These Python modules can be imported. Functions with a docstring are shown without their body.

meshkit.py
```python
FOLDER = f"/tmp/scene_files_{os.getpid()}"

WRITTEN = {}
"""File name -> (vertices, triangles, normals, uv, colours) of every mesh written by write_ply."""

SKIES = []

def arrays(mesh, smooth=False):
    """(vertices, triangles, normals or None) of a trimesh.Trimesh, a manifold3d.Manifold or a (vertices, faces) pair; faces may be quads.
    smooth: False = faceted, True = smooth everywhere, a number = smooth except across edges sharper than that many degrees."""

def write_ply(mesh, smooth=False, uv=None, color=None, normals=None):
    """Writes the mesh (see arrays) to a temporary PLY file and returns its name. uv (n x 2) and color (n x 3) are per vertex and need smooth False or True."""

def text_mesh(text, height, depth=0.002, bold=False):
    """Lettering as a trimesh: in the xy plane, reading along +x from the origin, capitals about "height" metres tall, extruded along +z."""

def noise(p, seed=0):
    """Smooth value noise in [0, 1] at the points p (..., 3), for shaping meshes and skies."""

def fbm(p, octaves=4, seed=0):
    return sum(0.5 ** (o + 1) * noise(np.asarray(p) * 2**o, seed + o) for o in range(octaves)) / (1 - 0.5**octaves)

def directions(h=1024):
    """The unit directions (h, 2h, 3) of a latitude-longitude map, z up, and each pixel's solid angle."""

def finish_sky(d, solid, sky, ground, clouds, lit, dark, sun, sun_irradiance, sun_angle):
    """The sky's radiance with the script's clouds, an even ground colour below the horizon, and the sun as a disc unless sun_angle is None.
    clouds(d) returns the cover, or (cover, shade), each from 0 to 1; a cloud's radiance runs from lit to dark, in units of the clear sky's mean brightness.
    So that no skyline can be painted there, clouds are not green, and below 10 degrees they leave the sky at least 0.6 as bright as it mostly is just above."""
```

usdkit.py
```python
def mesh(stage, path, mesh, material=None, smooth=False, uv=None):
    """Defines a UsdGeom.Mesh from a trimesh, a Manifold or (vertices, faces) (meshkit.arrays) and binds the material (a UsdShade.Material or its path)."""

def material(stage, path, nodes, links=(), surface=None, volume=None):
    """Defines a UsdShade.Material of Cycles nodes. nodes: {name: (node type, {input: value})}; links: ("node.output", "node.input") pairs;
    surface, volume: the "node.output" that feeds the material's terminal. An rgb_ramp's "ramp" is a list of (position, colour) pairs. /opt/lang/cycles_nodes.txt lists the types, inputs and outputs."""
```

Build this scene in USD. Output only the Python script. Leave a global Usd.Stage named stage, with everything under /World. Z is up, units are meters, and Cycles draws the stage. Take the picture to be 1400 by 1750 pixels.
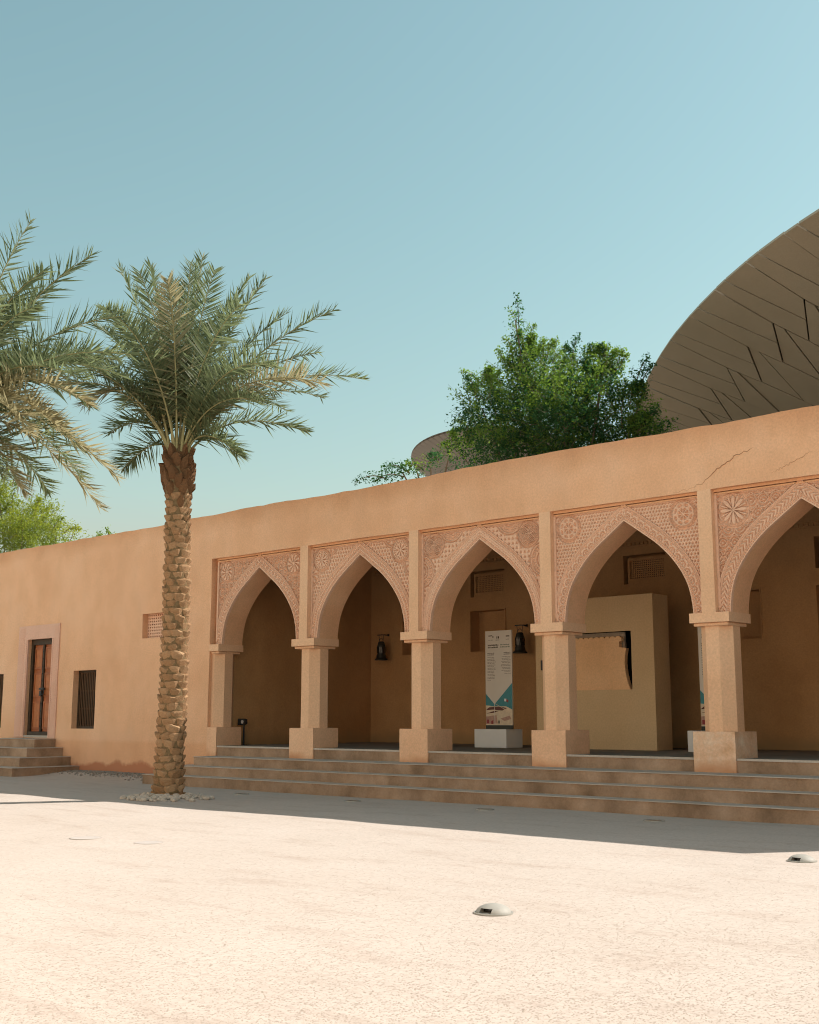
import math, random
import numpy as np, trimesh, manifold3d as m3, usdkit, meshkit
from pxr import Usd, UsdGeom, UsdLux, UsdShade, Gf, Sdf, Vt
from shapely.geometry import Polygon, Point, LineString, box as sbox
from shapely.ops import unary_union
import shapely
from scipy.interpolate import PchipInterpolator, CubicSpline

stage = Usd.Stage.CreateInMemory()
UsdGeom.SetStageUpAxis(stage, 'Z'); UsdGeom.SetStageMetersPerUnit(stage, 1.0)
UsdGeom.Xform.Define(stage, '/World'); UsdGeom.Scope.Define(stage, '/World/Looks')
W = '/World'
R = np.random.default_rng(7)
random.seed(7)

# ------------------------------------------------------------------ camera, sky, sun, exposure
F_PX, PITCH, YAW = 2041.2, 0.1702, 0.7395
CAM = np.array([24.2547, -19.0481, 1.556])
fw = np.array([-math.sin(YAW)*math.cos(PITCH), math.cos(YAW)*math.cos(PITCH), math.sin(PITCH)])
rt = np.array([math.cos(YAW), math.sin(YAW), 0.0]); up = np.cross(rt, fw)
FWH = np.array([-math.sin(YAW), math.cos(YAW), 0.0])     # level forward
cam = UsdGeom.Camera.Define(stage, W + '/camera')
cam.CreateHorizontalApertureAttr(36.0); cam.CreateFocalLengthAttr(36.0*F_PX/1400)
cam.CreateVerticalApertureAttr(45.0); cam.CreateClippingRangeAttr((0.1, 8000))
M = np.eye(4); M[0, :3] = rt; M[1, :3] = up; M[2, :3] = -fw; M[3, :3] = CAM
cam.AddTransformOp().Set(Gf.Matrix4d(*M.ravel().tolist()))
cam.CreateExposureAttr(0.52)

SUN_AZ = math.atan2(0.57, 0.82); SUN_EL = math.radians(43.9)
sdir = np.array([math.sin(SUN_AZ)*math.cos(SUN_EL), math.cos(SUN_AZ)*math.cos(SUN_EL), math.sin(SUN_EL)])
sky = UsdLux.DomeLight.Define(stage, W + '/sky')
sky.GetPrim().SetCustomDataByKey('kind', 'structure')
skym = usdkit.material(stage, W + '/Looks/sky_light', {
    's': ('sky_texture', {'sky_type': 'single_scattering', 'sun_disc': False, 'sun_elevation': SUN_EL, 'sun_rotation': SUN_AZ,
                          'air_density': 1.6, 'aerosol_density': 1.1, 'ozone_density': 2.0, 'altitude': 0.0}),
    'h': ('hsv', {'hue': 0.458, 'saturation': 0.94, 'value': 1.0, 'fac': 1.0}), 'm': ('mix_color', {'blend_type': 'multiply', 'fac': 1.0, 'b': (1.02, .97, .90), 'use_clamp': False}),
    'b': ('background_shader', {'strength': 0.10})},
    [('s.color', 'h.color'), ('h.color', 'm.a'), ('m.result', 'b.color')], surface='b.background')
UsdShade.MaterialBindingAPI.Apply(sky.GetPrim()).Bind(skym)
sun = UsdLux.DistantLight.Define(stage, W + '/sun')
sun.CreateIntensityAttr(1.25); sun.CreateAngleAttr(0.5); sun.CreateNormalizeAttr(True); sun.CreateColorAttr(Gf.Vec3f(1.0, 0.93, 0.85))
zz = sdir; xx = np.cross([0, 0, 1.0], zz); xx /= np.linalg.norm(xx); yy = np.cross(zz, xx)
M = np.eye(4); M[0, :3] = xx; M[1, :3] = yy; M[2, :3] = zz; M[3, :3] = sdir*60
sun.AddTransformOp().Set(Gf.Matrix4d(*M.ravel().tolist()))

# ------------------------------------------------------------------ helpers
used = {}
def numbered(parent, name):
    k = used.setdefault(parent, {}); n = k.get(name, 0); k[name] = n + 1
    return f'{parent}/{name}' + (f'_{n:03d}' if n else '')
def tag(p, label=None, cat=None, group=None, kind=None):
    p = p.GetPrim() if hasattr(p, 'GetPrim') else p
    for k, v in (('label', label), ('category', cat), ('group', group), ('kind', kind)):
        if v: p.SetCustomDataByKey(k, v)
    return p
def xf(name, parent=W, loc=None):
    x = UsdGeom.Xform.Define(stage, numbered(parent if isinstance(parent, str) else str(parent.GetPath()), name))
    if loc is not None: x.AddTranslateOp().Set(Gf.Vec3d(*map(float, loc)))
    return x.GetPrim()
def obj(name, mesh, mat, parent=W, smooth=False):
    path = numbered(parent if isinstance(parent, str) else str(parent.GetPath()), name)
    return usdkit.mesh(stage, path, mesh, mat, smooth).GetPrim()
def copy_of(src, name, loc, rz=0.0):
    x = UsdGeom.Xform.Define(stage, numbered(W, name))
    x.AddTranslateOp().Set(Gf.Vec3d(*map(float, loc))); x.AddRotateZOp().Set(float(math.degrees(rz)))
    x.GetPrim().GetReferences().AddInternalReference(src.GetPath()); x.GetPrim().SetInstanceable(True)
    return x.GetPrim()
def bx(x0, x1, y0, y1, z0, z1):
    b = trimesh.creation.box((x1-x0, y1-y0, z1-z0)); b.apply_translation(((x0+x1)/2, (y0+y1)/2, (z0+z1)/2)); return b
def mbx(x0, x1, y0, y1, z0, z1): return m3.Manifold.cube((x1-x0, y1-y0, z1-z0)).translate((x0, y0, z0))
def tri(m):
    a = m.to_mesh(); return trimesh.Trimesh(np.array(a.vert_properties[:, :3]), np.array(a.tri_verts), process=False)
def rbx(x0, x1, y0, y1, z0, z1, r=0.01):
    """box with chamfered edges"""
    pts = []
    for sx in (0, 1):
        for sy in (0, 1):
            for sz in (0, 1):
                c = np.array([(x0, x1)[sx], (y0, y1)[sy], (z0, z1)[sz]])
                s = np.array([1-2*sx, 1-2*sy, 1-2*sz])*r
                for k in range(3):
                    d = s.copy(); d[k] = 0; pts.append(c + d)
    return tri(m3.Manifold.hull_points(np.array(pts)))
def cat(*ms): return trimesh.util.concatenate([m for m in ms])
def tube(pts, rad, n=8, cap=True):
    pts = np.asarray(pts, float); k = len(pts); rad = np.broadcast_to(rad, (k,))
    t = np.gradient(pts, axis=0); t /= np.linalg.norm(t, axis=1)[:, None] + 1e-9
    ref = np.array([0, 0, 1.0]) if abs(t[0, 2]) < .9 else np.array([1.0, 0, 0])
    V = []
    u = np.cross(t[0], ref); u /= np.linalg.norm(u)
    for i in range(k):
        u = u - t[i]*(u@t[i]); u /= np.linalg.norm(u) + 1e-9; v = np.cross(t[i], u)
        a = np.arange(n)/n*2*np.pi
        V.append(pts[i] + rad[i]*(np.cos(a)[:, None]*u + np.sin(a)[:, None]*v))
    V = np.concatenate(V); Fc = []
    for i in range(k-1):
        for j in range(n):
            a, b = i*n+j, i*n+(j+1) % n
            Fc += [[a, b, b+n], [a, b+n, a+n]]
    if cap:
        V = np.vstack([V, pts[:1], pts[-1:]])
        for j in range(n):
            Fc.append([k*n, (j+1) % n, j]); Fc.append([k*n+1, (k-1)*n+j, (k-1)*n+(j+1) % n])
    return trimesh.Trimesh(V, Fc, process=False)
def rough(man, step, amp, scale, seed=0, mask=None):
    """refine a manifold and shake its faces along y and z with smooth noise, like hand-laid plaster"""
    t = tri(man.refine_to_length(step)); v = t.vertices.copy()
    n = meshkit.fbm(v/scale, 3, seed) - .5; n2 = meshkit.fbm(v/scale + 31.7, 3, seed+5) - .5
    d = np.zeros_like(v); d[:, 1] = n*2*amp; d[:, 2] = n2*2*amp; d[:, 0] = (meshkit.fbm(v/scale+77.7, 2, seed+9)-.5)*amp
    if mask is not None: d *= mask(v)[:, None]
    return trimesh.Trimesh(v + d, t.faces, process=False)
def prism(poly, y0, y1):
    """shapely polygon in x,z extruded along y"""
    t = trimesh.creation.extrude_polygon(poly, y1-y0)
    v = t.vertices; return trimesh.Trimesh(np.c_[v[:, 0], y1 - v[:, 2], v[:, 1]], t.faces, process=False)
def px_at(px, py, t): return CAM + (fw + rt*(px-700)/F_PX + up*(875-py)/F_PX)*t

# ------------------------------------------------------------------ materials
def looks(name, nodes, links, surface='p.BSDF'):
    return usdkit.material(stage, f'{W}/Looks/{name}', nodes, links, surface=surface)
def plain(name, col, rough=.7, spec=.3, bump=None, vary=0.0, vscale=8.0, metal=0.0):
    n = {'p': ('principled_bsdf', {'base_color': col, 'roughness': rough, 'specular_ior_level': spec, 'metallic': metal})}; l = []
    if vary or bump: n['g'] = ('geometry', {})
    if vary:
        n['n'] = ('noise_texture', {'scale': vscale, 'detail': 5, 'roughness': .6})
        n['r'] = ('rgb_ramp', {'ramp': [(.25, tuple(c*(1-vary) for c in col)), (.75, tuple(min(1, c*(1+vary)) for c in col))]})
        l += [('g.position', 'n.vector'), ('n.fac', 'r.fac'), ('r.color', 'p.base_color')]
    if bump:
        n['bn'] = ('noise_texture', {'scale': bump[0], 'detail': 4, 'roughness': .65}); n['b'] = ('bump', {'strength': bump[1], 'distance': bump[2]})
        l += [('g.position', 'bn.vector'), ('bn.fac', 'b.height'), ('b.normal', 'p.normal')]
    return looks(name, n, l)

def plaster(name, base, dark, light, low=None, lowz=(.35, .55), bump=.35, stain=.25, top=None, cloud=.55):
    """earth plaster: broad clouds, fine mottling, trowel relief; an eroded redder foot below lowz; weather stains under a parapet top"""
    n = {'g': ('geometry', {}), 'big': ('noise_texture', {'scale': cloud, 'detail': 5, 'roughness': .6}),
         'st': ('mapping', {'scale': (1.1, 1.1, .55)}), 'stn': ('noise_texture', {'scale': 1.3, 'detail': 5, 'roughness': .62}),
         'fine': ('noise_texture', {'scale': 26, 'detail': 5, 'roughness': .7}),
         'rb': ('rgb_ramp', {'ramp': [(.28, dark), (.5, base), (.74, light)]}),
         'rs': ('rgb_ramp', {'ramp': [(.30, (1-stain*.32,)*3), (.60, (1.0,)*3)]}),
         'rf': ('rgb_ramp', {'ramp': [(.3, (.86, .86, .86)), (.7, (1.08, 1.08, 1.08))]}),
         'm1': ('mix_color', {'blend_type': 'multiply', 'fac': 1.0}), 'm2': ('mix_color', {'blend_type': 'multiply', 'fac': 1.0}),
         'bm': ('noise_texture', {'scale': 14, 'detail': 6, 'roughness': .7}), 'bm2': ('noise_texture', {'scale': 120, 'detail': 3, 'roughness': .6}),
         'ba': ('math', {'math_type': 'multiply_add', 'value2': .35}),
         'b': ('bump', {'strength': bump, 'distance': .02}),
         'p': ('principled_bsdf', {'roughness': .93, 'specular_ior_level': .12})}
    l = [('g.position', 'big.vector'), ('g.position', 'st.vector'), ('st.vector', 'stn.vector'), ('g.position', 'fine.vector'),
         ('big.fac', 'rb.fac'), ('stn.fac', 'rs.fac'), ('fine.fac', 'rf.fac'), ('rb.color', 'm1.a'), ('rs.color', 'm1.b'),
         ('m1.result', 'm2.a'), ('rf.color', 'm2.b'), ('g.position', 'bm.vector'), ('g.position', 'bm2.vector'),
         ('bm2.fac', 'ba.value1'), ('bm.fac', 'ba.value3'), ('ba.value', 'b.height'), ('b.normal', 'p.normal')]
    out = 'm2.result'
    n['xyz'] = ('separate_xyz', {}); l.append(('g.position', 'xyz.vector'))
    if low is not None:
        n['ln'] = ('noise_texture', {'scale': 1.7, 'detail': 4, 'roughness': .55})
        n['lz'] = ('math', {'math_type': 'multiply_add', 'value2': .5}); n['lr'] = ('map_range', {'from_min': lowz[0]+.22, 'from_max': lowz[1]+.22, 'to_min': 1.0, 'to_max': 0.0, 'clamp': True})
        n['lm'] = ('mix_color', {'blend_type': 'mix', 'b': low})
        l += [('g.position', 'ln.vector'), ('ln.fac', 'lz.value1'), ('xyz.z', 'lz.value3'), ('lz.value', 'lr.value'), ('lr.result', 'lm.fac'), (out, 'lm.a')]
        out = 'lm.result'
    if low is not None and top is not None:
        n['l2'] = ('map_range', {'from_min': .92, 'from_max': 1.02, 'to_min': .75, 'to_max': 0.0, 'clamp': True}); n['l2m'] = ('mix_color', {'blend_type': 'multiply', 'b': (.93, .84, .78)})
        n['l2n'] = ('math', {'math_type': 'multiply_add', 'value2': .12})
        l += [('fine.fac', 'l2n.value1'), ('xyz.z', 'l2n.value3'), ('l2n.value', 'l2.value'), ('l2.result', 'l2m.fac'), (out, 'l2m.a')]
        out = 'l2m.result'
    if top is not None:
        n['tn'] = ('noise_texture', {'scale': .9, 'detail': 4, 'roughness': .6})
        n['tz'] = ('math', {'math_type': 'multiply_add', 'value2': .55}); n['tr'] = ('map_range', {'from_min': top[0], 'from_max': top[1], 'to_min': 0.0, 'to_max': .8, 'clamp': True})
        n['tm'] = ('mix_color', {'blend_type': 'multiply', 'b': (.80, .70, .62)})
        l += [('g.position', 'tn.vector'), ('tn.fac', 'tz.value1'), ('xyz.z', 'tz.value3'), ('tz.value', 'tr.value'), ('tr.result', 'tm.fac'), (out, 'tm.a')]
        out = 'tm.result'
    l.append((out, 'p.base_color'))
    return looks(name, n, l)

WALLC = ((.81, .475, .285), (.74, .415, .24), (.85, .525, .335))
m_wall = plaster('wall_plaster', *WALLC, low=(.52, .235, .135), lowz=(.30, .40), top=(6.50, 6.98))
m_column = plaster('column_plaster', (.82, .515, .325), (.76, .455, .275), (.85, .56, .37), bump=.25, stain=.2)
m_plinth = plaster('plinth_plaster', (.82, .50, .315), (.75, .44, .265), (.85, .55, .36), low=(.60, .30, .165), lowz=(.62, .80), bump=.3)
m_plinth_pale = plaster('weathered_plinth_plaster', (.78, .51, .34), (.62, .35, .20), (.84, .68, .54), low=(.56, .29, .16), lowz=(.64, .86), bump=.45, cloud=2.4)
m_carve = plaster('carved_gypsum', (.80, .51, .36), (.75, .46, .315), (.83, .555, .405), bump=.18, stain=.1)
m_trim = plaster('moulding_plaster', (.78, .44, .25), (.72, .39, .21), (.81, .49, .30), bump=.2, stain=.1)
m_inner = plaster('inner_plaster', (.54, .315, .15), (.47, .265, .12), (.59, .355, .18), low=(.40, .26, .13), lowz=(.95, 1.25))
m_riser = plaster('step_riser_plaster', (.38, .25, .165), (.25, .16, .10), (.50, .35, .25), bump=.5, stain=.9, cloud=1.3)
m_tread = plaster('step_tread_stone', (.50, .435, .375), (.44, .38, .32), (.56, .49, .43), bump=.3, stain=.2)  # treads greyer and paler than risers: skylight painted into the colour
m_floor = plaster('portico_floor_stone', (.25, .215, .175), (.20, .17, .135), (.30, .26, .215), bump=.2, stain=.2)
m_pinkframe = plaster('door_frame_gypsum', (.74, .46, .345), (.68, .40, .29), (.78, .53, .41), bump=.2, stain=.15)
m_dark_gap = plain('dark_void', (.02, .018, .014), .9, .1)  # near-black backing for gaps and openings, shade painted into the colour
m_beam = plain('palm_log', (.10, .065, .035), .9, .1, bump=(30, .4, .02), vary=.3)
m_wood = plain('warm_door_wood', (.36, .105, .03), .5, .4, bump=(40, .25, .01), vary=.25, vscale=5)
m_wood2 = plain('door_panel_wood', (.42, .135, .04), .5, .4, bump=(40, .25, .01), vary=.25, vscale=7)
m_darkwood = plain('dark_door_wood', (.055, .035, .02), .6, .3, bump=(40, .3, .01), vary=.3)
m_bar = plain('window_bar_wood', (.13, .07, .035), .6, .3, vary=.2)
m_iron = plain('black_iron', (.018, .018, .018), .5, .5)
m_white = plain('white_board', (.72, .71, .69), .6, .3, vary=.03)
m_poster = plain('poster_print_cream', (.60, .545, .47), .5, .35, vary=.03)
m_cream = plaster('cream_board', (.62, .445, .26), (.58, .41, .235), (.65, .48, .29), bump=.05, stain=.05)
m_frag = plaster('old_plaster_piece', (.82, .51, .28), (.76, .45, .235), (.86, .56, .33), bump=.2, stain=.25)
m_greyp = plaster('grey_plaster', (.38, .31, .24), (.33, .27, .20), (.42, .35, .28), bump=.1, stain=.1)  # grey stands in for the shadow band above the scalloped edge

# sand ground
def sand():
    n = {'g': ('geometry', {}), 'a': ('noise_texture', {'scale': .5, 'detail': 4, 'roughness': .55}), 'b': ('noise_texture', {'scale': 16, 'detail': 4, 'roughness': .7}),
         'c': ('voronoi_texture', {'scale': 45, 'feature': 'f1'}), 'c2': ('voronoi_texture', {'scale': 26, 'feature': 'f1'}), 'bw': ('rgb_to_bw', {}), 'bw2': ('rgb_to_bw', {}), 'rv': ('rgb_ramp', {'ramp': [(.08, (.90, .89, .88)), (.35, (.98, .98, .98)), (.9, (1.06, 1.06, 1.06))]}), 'rv2': ('rgb_ramp', {'ramp': [(.05, (.90, .89, .875)), (.22, (1, 1, 1)), (.95, (1.03, 1.03, 1.03))]}), 'm4': ('mix_color', {'blend_type': 'multiply', 'fac': 1.0}), 'm5': ('mix_color', {'blend_type': 'multiply', 'fac': 1.0}), 'mp': ('mapping', {'scale': (.5, 1.6, 1), 'rotation': (0, 0, .6)}), 'd': ('noise_texture', {'scale': 1.3, 'detail': 5, 'roughness': .65}),
         'ra': ('rgb_ramp', {'ramp': [(.3, (.465, .40, .35)), (.55, (.48, .415, .366)), (.75, (.495, .432, .384))]}),
         'rb': ('rgb_ramp', {'ramp': [(.25, (.93, .92, .91)), (.75, (1.05, 1.05, 1.05))]}),
         'rd': ('rgb_ramp', {'ramp': [(.30, (.895, .865, .845)), (.48, (1, 1, 1))]}),
         'rc': ('hsv', {'saturation': .25, 'value': 1.0, 'fac': 1.0, 'hue': .5}),
         'm': ('mix_color', {'blend_type': 'multiply', 'fac': 1.0}), 'm3': ('mix_color', {'blend_type': 'multiply', 'fac': 1.0}),
         'bb': ('math', {'math_type': 'multiply', 'value2': -1.0}), 'bp': ('bump', {'strength': .12, 'distance': .004}),
         'p': ('principled_bsdf', {'roughness': .95, 'specular_ior_level': .1})}
    l = [('g.position', 'a.vector'), ('g.position', 'b.vector'), ('g.position', 'c.vector'), ('g.position', 'mp.vector'), ('mp.vector', 'd.vector'), ('a.fac', 'ra.fac'), ('b.fac', 'rb.fac'), ('d.fac', 'rd.fac'),
         ('ra.color', 'm.a'), ('rb.color', 'm.b'), ('m.result', 'm3.a'), ('rd.color', 'm3.b'), ('c.color', 'bw.color'), ('bw.val', 'rv.fac'), ('g.position', 'c2.vector'), ('c2.color', 'bw2.color'), ('bw2.val', 'rv2.fac'), ('m3.result', 'm4.a'), ('rv.color', 'm4.b'), ('m4.result', 'm5.a'), ('rv2.color', 'm5.b'), ('m5.result', 'p.base_color'),
         ('c.distance', 'bb.value1'), ('bb.value', 'bp.height'), ('bp.normal', 'p.normal')]
    del n['rc']
    return looks('pale_sand', n, l)
m_sand = sand()
def by_random(name, ramp, rough=.8, spec=.2, island=False, extra=None):
    n = {'i': ('geometry', {}) if island else ('object_info', {}), 'r': ('rgb_ramp', {'ramp': ramp}), 'p': ('principled_bsdf', {'roughness': rough, 'specular_ior_level': spec})}
    return looks(name, n, [('i.random_per_island' if island else 'i.random', 'r.fac'), ('r.color', 'p.base_color')])
m_pebble = by_random('pebble', [(0, (.36, .30, .25)), (.15, (.47, .40, .345)), (.7, (.51, .44, .385)), (1, (.60, .545, .49))], island=True)
m_stone = by_random('white_stone', [(0, (.50, .43, .36)), (.5, (.70, .63, .55)), (1, (.80, .76, .70))], island=True)
m_graygravel = by_random('grey_gravel', [(0, (.25, .22, .19)), (.5, (.42, .38, .33)), (1, (.56, .51, .45))], island=True)

def leafmat(name, ramp, trans=.35, tcol=1.25, rough=.5):
    n = {'i': ('geometry', {}), 'r': ('rgb_ramp', {'ramp': ramp}), 'p': ('principled_bsdf', {'roughness': rough, 'specular_ior_level': .2}),
         't': ('translucent_bsdf', {}), 'h': ('hsv', {'hue': .49, 'saturation': 1.1, 'value': tcol, 'fac': 1.0}), 'm': ('mix_closure', {'fac': trans})}
    return looks(name, n, [('i.random_per_island', 'r.fac'), ('r.color', 'p.base_color'), ('r.color', 'h.color'), ('h.color', 't.color'),
                           ('p.BSDF', 'm.closure1'), ('t.BSDF', 'm.closure2')], surface='m.closure')
m_frond = leafmat('palm_leaflet', [(0, (.13, .16, .085)), (.3, (.28, .31, .18)), (.7, (.46, .46, .31)), (1, (.60, .54, .38))], .48, 1.7, .5)
m_frond_dry = leafmat('dry_palm_leaflet', [(0, (.26, .24, .14)), (.5, (.42, .37, .24)), (1, (.60, .49, .33))], .48, 1.6, .5)
m_rachis = plain('palm_rachis', (.30, .27, .13), .55, .35, vary=.2)
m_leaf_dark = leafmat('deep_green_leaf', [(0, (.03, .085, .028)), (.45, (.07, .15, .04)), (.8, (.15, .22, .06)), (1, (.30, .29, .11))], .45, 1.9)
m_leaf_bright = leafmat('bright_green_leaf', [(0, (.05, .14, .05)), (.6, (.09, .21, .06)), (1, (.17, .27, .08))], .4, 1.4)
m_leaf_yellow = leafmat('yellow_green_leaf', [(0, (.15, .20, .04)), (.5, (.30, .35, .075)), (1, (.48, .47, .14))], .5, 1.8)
m_leaf_light = leafmat('sunlit_young_leaf', [(0, (.12, .20, .04)), (.4, (.22, .30, .06)), (.75, (.36, .38, .10)), (1, (.46, .36, .14))], .5, 1.8)  # young leaf green with sunlight painted into the colour
m_leaf_gold = leafmat('golden_green_leaf', [(0, (.20, .24, .04)), (.5, (.38, .39, .08)), (1, (.54, .50, .16))], .5, 1.9)
m_bark = plain('grey_brown_bark', (.16, .12, .085), .9, .1, bump=(30, .4, .02), vary=.3)
def scale_mat(name, ramp, sat=1):
    n = {'i': ('geometry', {}), 'oi': ('object_info', {}), 'mp': ('mapping', {'scale': (1, 1, 3.0)}), 'n': ('noise_texture', {'scale': 22, 'detail': 6, 'roughness': .72}),
         'ad': ('math', {'math_type': 'multiply_add', 'value2': .7}), 'sb': ('math', {'math_type': 'subtract', 'value2': .18, 'use_clamp': True}),
         'r': ('rgb_ramp', {'ramp': ramp}), 'b': ('bump', {'strength': .7, 'distance': .02}), 'p': ('principled_bsdf', {'roughness': .85, 'specular_ior_level': .15}),
         'k': ('math', {'math_type': 'multiply_add', 'value2': .16, 'value3': .14})}
    return looks(name, n, [('i.position', 'mp.vector'), ('mp.vector', 'n.vector'), ('oi.random', 'k.value1'), ('n.fac', 'ad.value1'), ('k.value', 'ad.value3'), ('ad.value', 'sb.value1'),
                           ('sb.value', 'r.fac'), ('r.color', 'p.base_color'), ('n.fac', 'b.height'), ('b.normal', 'p.normal')])
m_boot = scale_mat('palm_leaf_base', [(0, (.12, .068, .034)), (.35, (.32, .19, .10)), (.7, (.50, .335, .20)), (1, (.64, .48, .32))])
m_boot_new = scale_mat('young_palm_leaf_base', [(0, (.06, .032, .016)), (.4, (.15, .078, .038)), (.75, (.27, .15, .075)), (1, (.42, .29, .17))])
m_fibre = plain('palm_fibre', (.19, .13, .07), .95, .05, bump=(50, .6, .02), vary=.35, vscale=20)
m_disc = plaster('fibre_concrete_disc', (.345, .30, .232), (.325, .282, .216), (.362, .316, .247), bump=.08, stain=.06)
m_disc2 = plaster('distant_disc_concrete', (.235, .215, .19), (.22, .20, .175), (.25, .23, .205), bump=.05, stain=.05)
m_lampshell = plain('cast_grey_shell', (.33, .315, .28), .6, .3, bump=(60, .2, .01), vary=.12)
m_lampglass = plain('dark_lens', (.02, .022, .022), .15, .6)
m_greyplate = plain('dusty_cover_plate', (.47, .42, .385), .7, .2, vary=.06)
m_rimdust = plain('sandy_metal_rim', (.42, .37, .33), .7, .2)
m_lantern = plain('dark_green_metal', (.022, .026, .022), .45, .5)

# ------------------------------------------------------------------ ground
def ground_z(x, y):
    p = np.stack([np.asarray(x)*.35, np.asarray(y)*.35, np.zeros_like(np.asarray(x, float))], -1)
    z = (meshkit.fbm(p, 3, 3)-.5)*.05
    fall = 1/(1+np.exp((np.hypot(np.asarray(x)-8, np.asarray(y)+8)-34)/3))
    z = z*fall
    near_wall = np.exp(-((np.asarray(y)+.2)/.9)**2)*(1/(1+np.exp((np.asarray(x)+.4)*3)))
    tree = np.exp(-(np.hypot(np.asarray(x)-4.7, np.asarray(y)+4.6)/.75)**2)
    return z - .02 + .10*near_wall + .07*tree
def axis(lo, hi, a, b, step):
    mid = np.arange(a, b+step/2, step)
    g = lambda n: np.cumsum(step*1.35**np.arange(1, n))
    L = a - g(40); L = L[L > lo]; H = b + g(40); H = H[H < hi]
    return np.r_[lo, L[::-1], mid, H, hi]
gx = axis(-2500, 2500, -13, 26, .11); gy = axis(-2500, 2500, -17, 1.6, .10)
GX, GY = np.meshgrid(gx, gy, indexing='ij'); GZ = ground_z(GX, GY)
nx, ny = GX.shape; ii = (np.arange(nx-1)[:, None]*ny + np.arange(ny-1)).ravel()
gf = np.r_[np.c_[ii, ii+ny, ii+ny+1], np.c_[ii, ii+ny+1, ii+1]]
g = obj('ground', trimesh.Trimesh(np.c_[GX.ravel(), GY.ravel(), GZ.ravel()], gf, process=False), m_sand, smooth=True)
tag(g, 'pale pinkish sand of the open courtyard', None, None, 'structure')

# ------------------------------------------------------------------ the long adobe building
B = 3.5; NB = 6; XR = NB*B
ZC0, ZSP, ZPT, ZTOP, ZAP = 3.20, 3.37, 5.56, 6.72, 5.21
ZF, Z3 = .86, .62
bld = tag(xf('courtyard_building'), 'long low sand-coloured plaster building with a carved arcade of pointed arches', 'building')
arch_zw = np.array([(3.37, 1.385), (3.65, 1.358), (3.9, 1.295), (4.1, 1.205), (4.3, 1.075), (4.45, .955), (4.7, .70), (4.95, .365), (5.21, 0.0)])
warch = PchipInterpolator(arch_zw[:, 0], arch_zw[:, 1])
zs = np.r_[np.linspace(3.37, 5.0, 34), np.linspace(5.03, 5.21, 8)]
half = np.c_[warch(zs), zs]                     # right half, from springing to apex

def top_noise(v):
    return np.ones(len(v))
# outer wall: left wing and the upper wall over the arcade
man = mbx(-30, .02, 0, .7, -.4, ZTOP) + mbx(.02, XR+.4, 0, .7, ZPT, ZTOP) + mbx(XR-.02, XR+.4, 0, .7, -.4, ZPT)
door_cut = mbx(-8.72, -7.36, -.1, .9, .97, 3.87)
wins = [(-6.17, -5.03), (-11.25, -10.1)]
man = man - door_cut
for a, b in wins: man = man - mbx(a, b, -.1, .9, 1.235, 2.87)
man = man - mbx(-2.91, -1.95, -.1, .9, 3.655, 4.315)
wall = rough(man, .22, .014, .9, 1)
v = wall.vertices.copy(); near = v[:, 2] > ZTOP-.05
v[near, 2] += (meshkit.fbm(np.c_[v[near, 0]*.45, v[near, 1]*2, v[near, 1]*0], 4, 8)-.5)*.09 + (meshkit.fbm(np.c_[v[near, 0]*2.5, v[near, 1]*4, v[near, 1]*0], 3, 4)-.5)*.035 - .035*(v[near, 0] < -1.6)
wall.vertices = v
obj('wall', wall, m_wall, bld, smooth=40)
m_crack = plain('plaster_crack', (.40, .22, .125), .95, .05)
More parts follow.
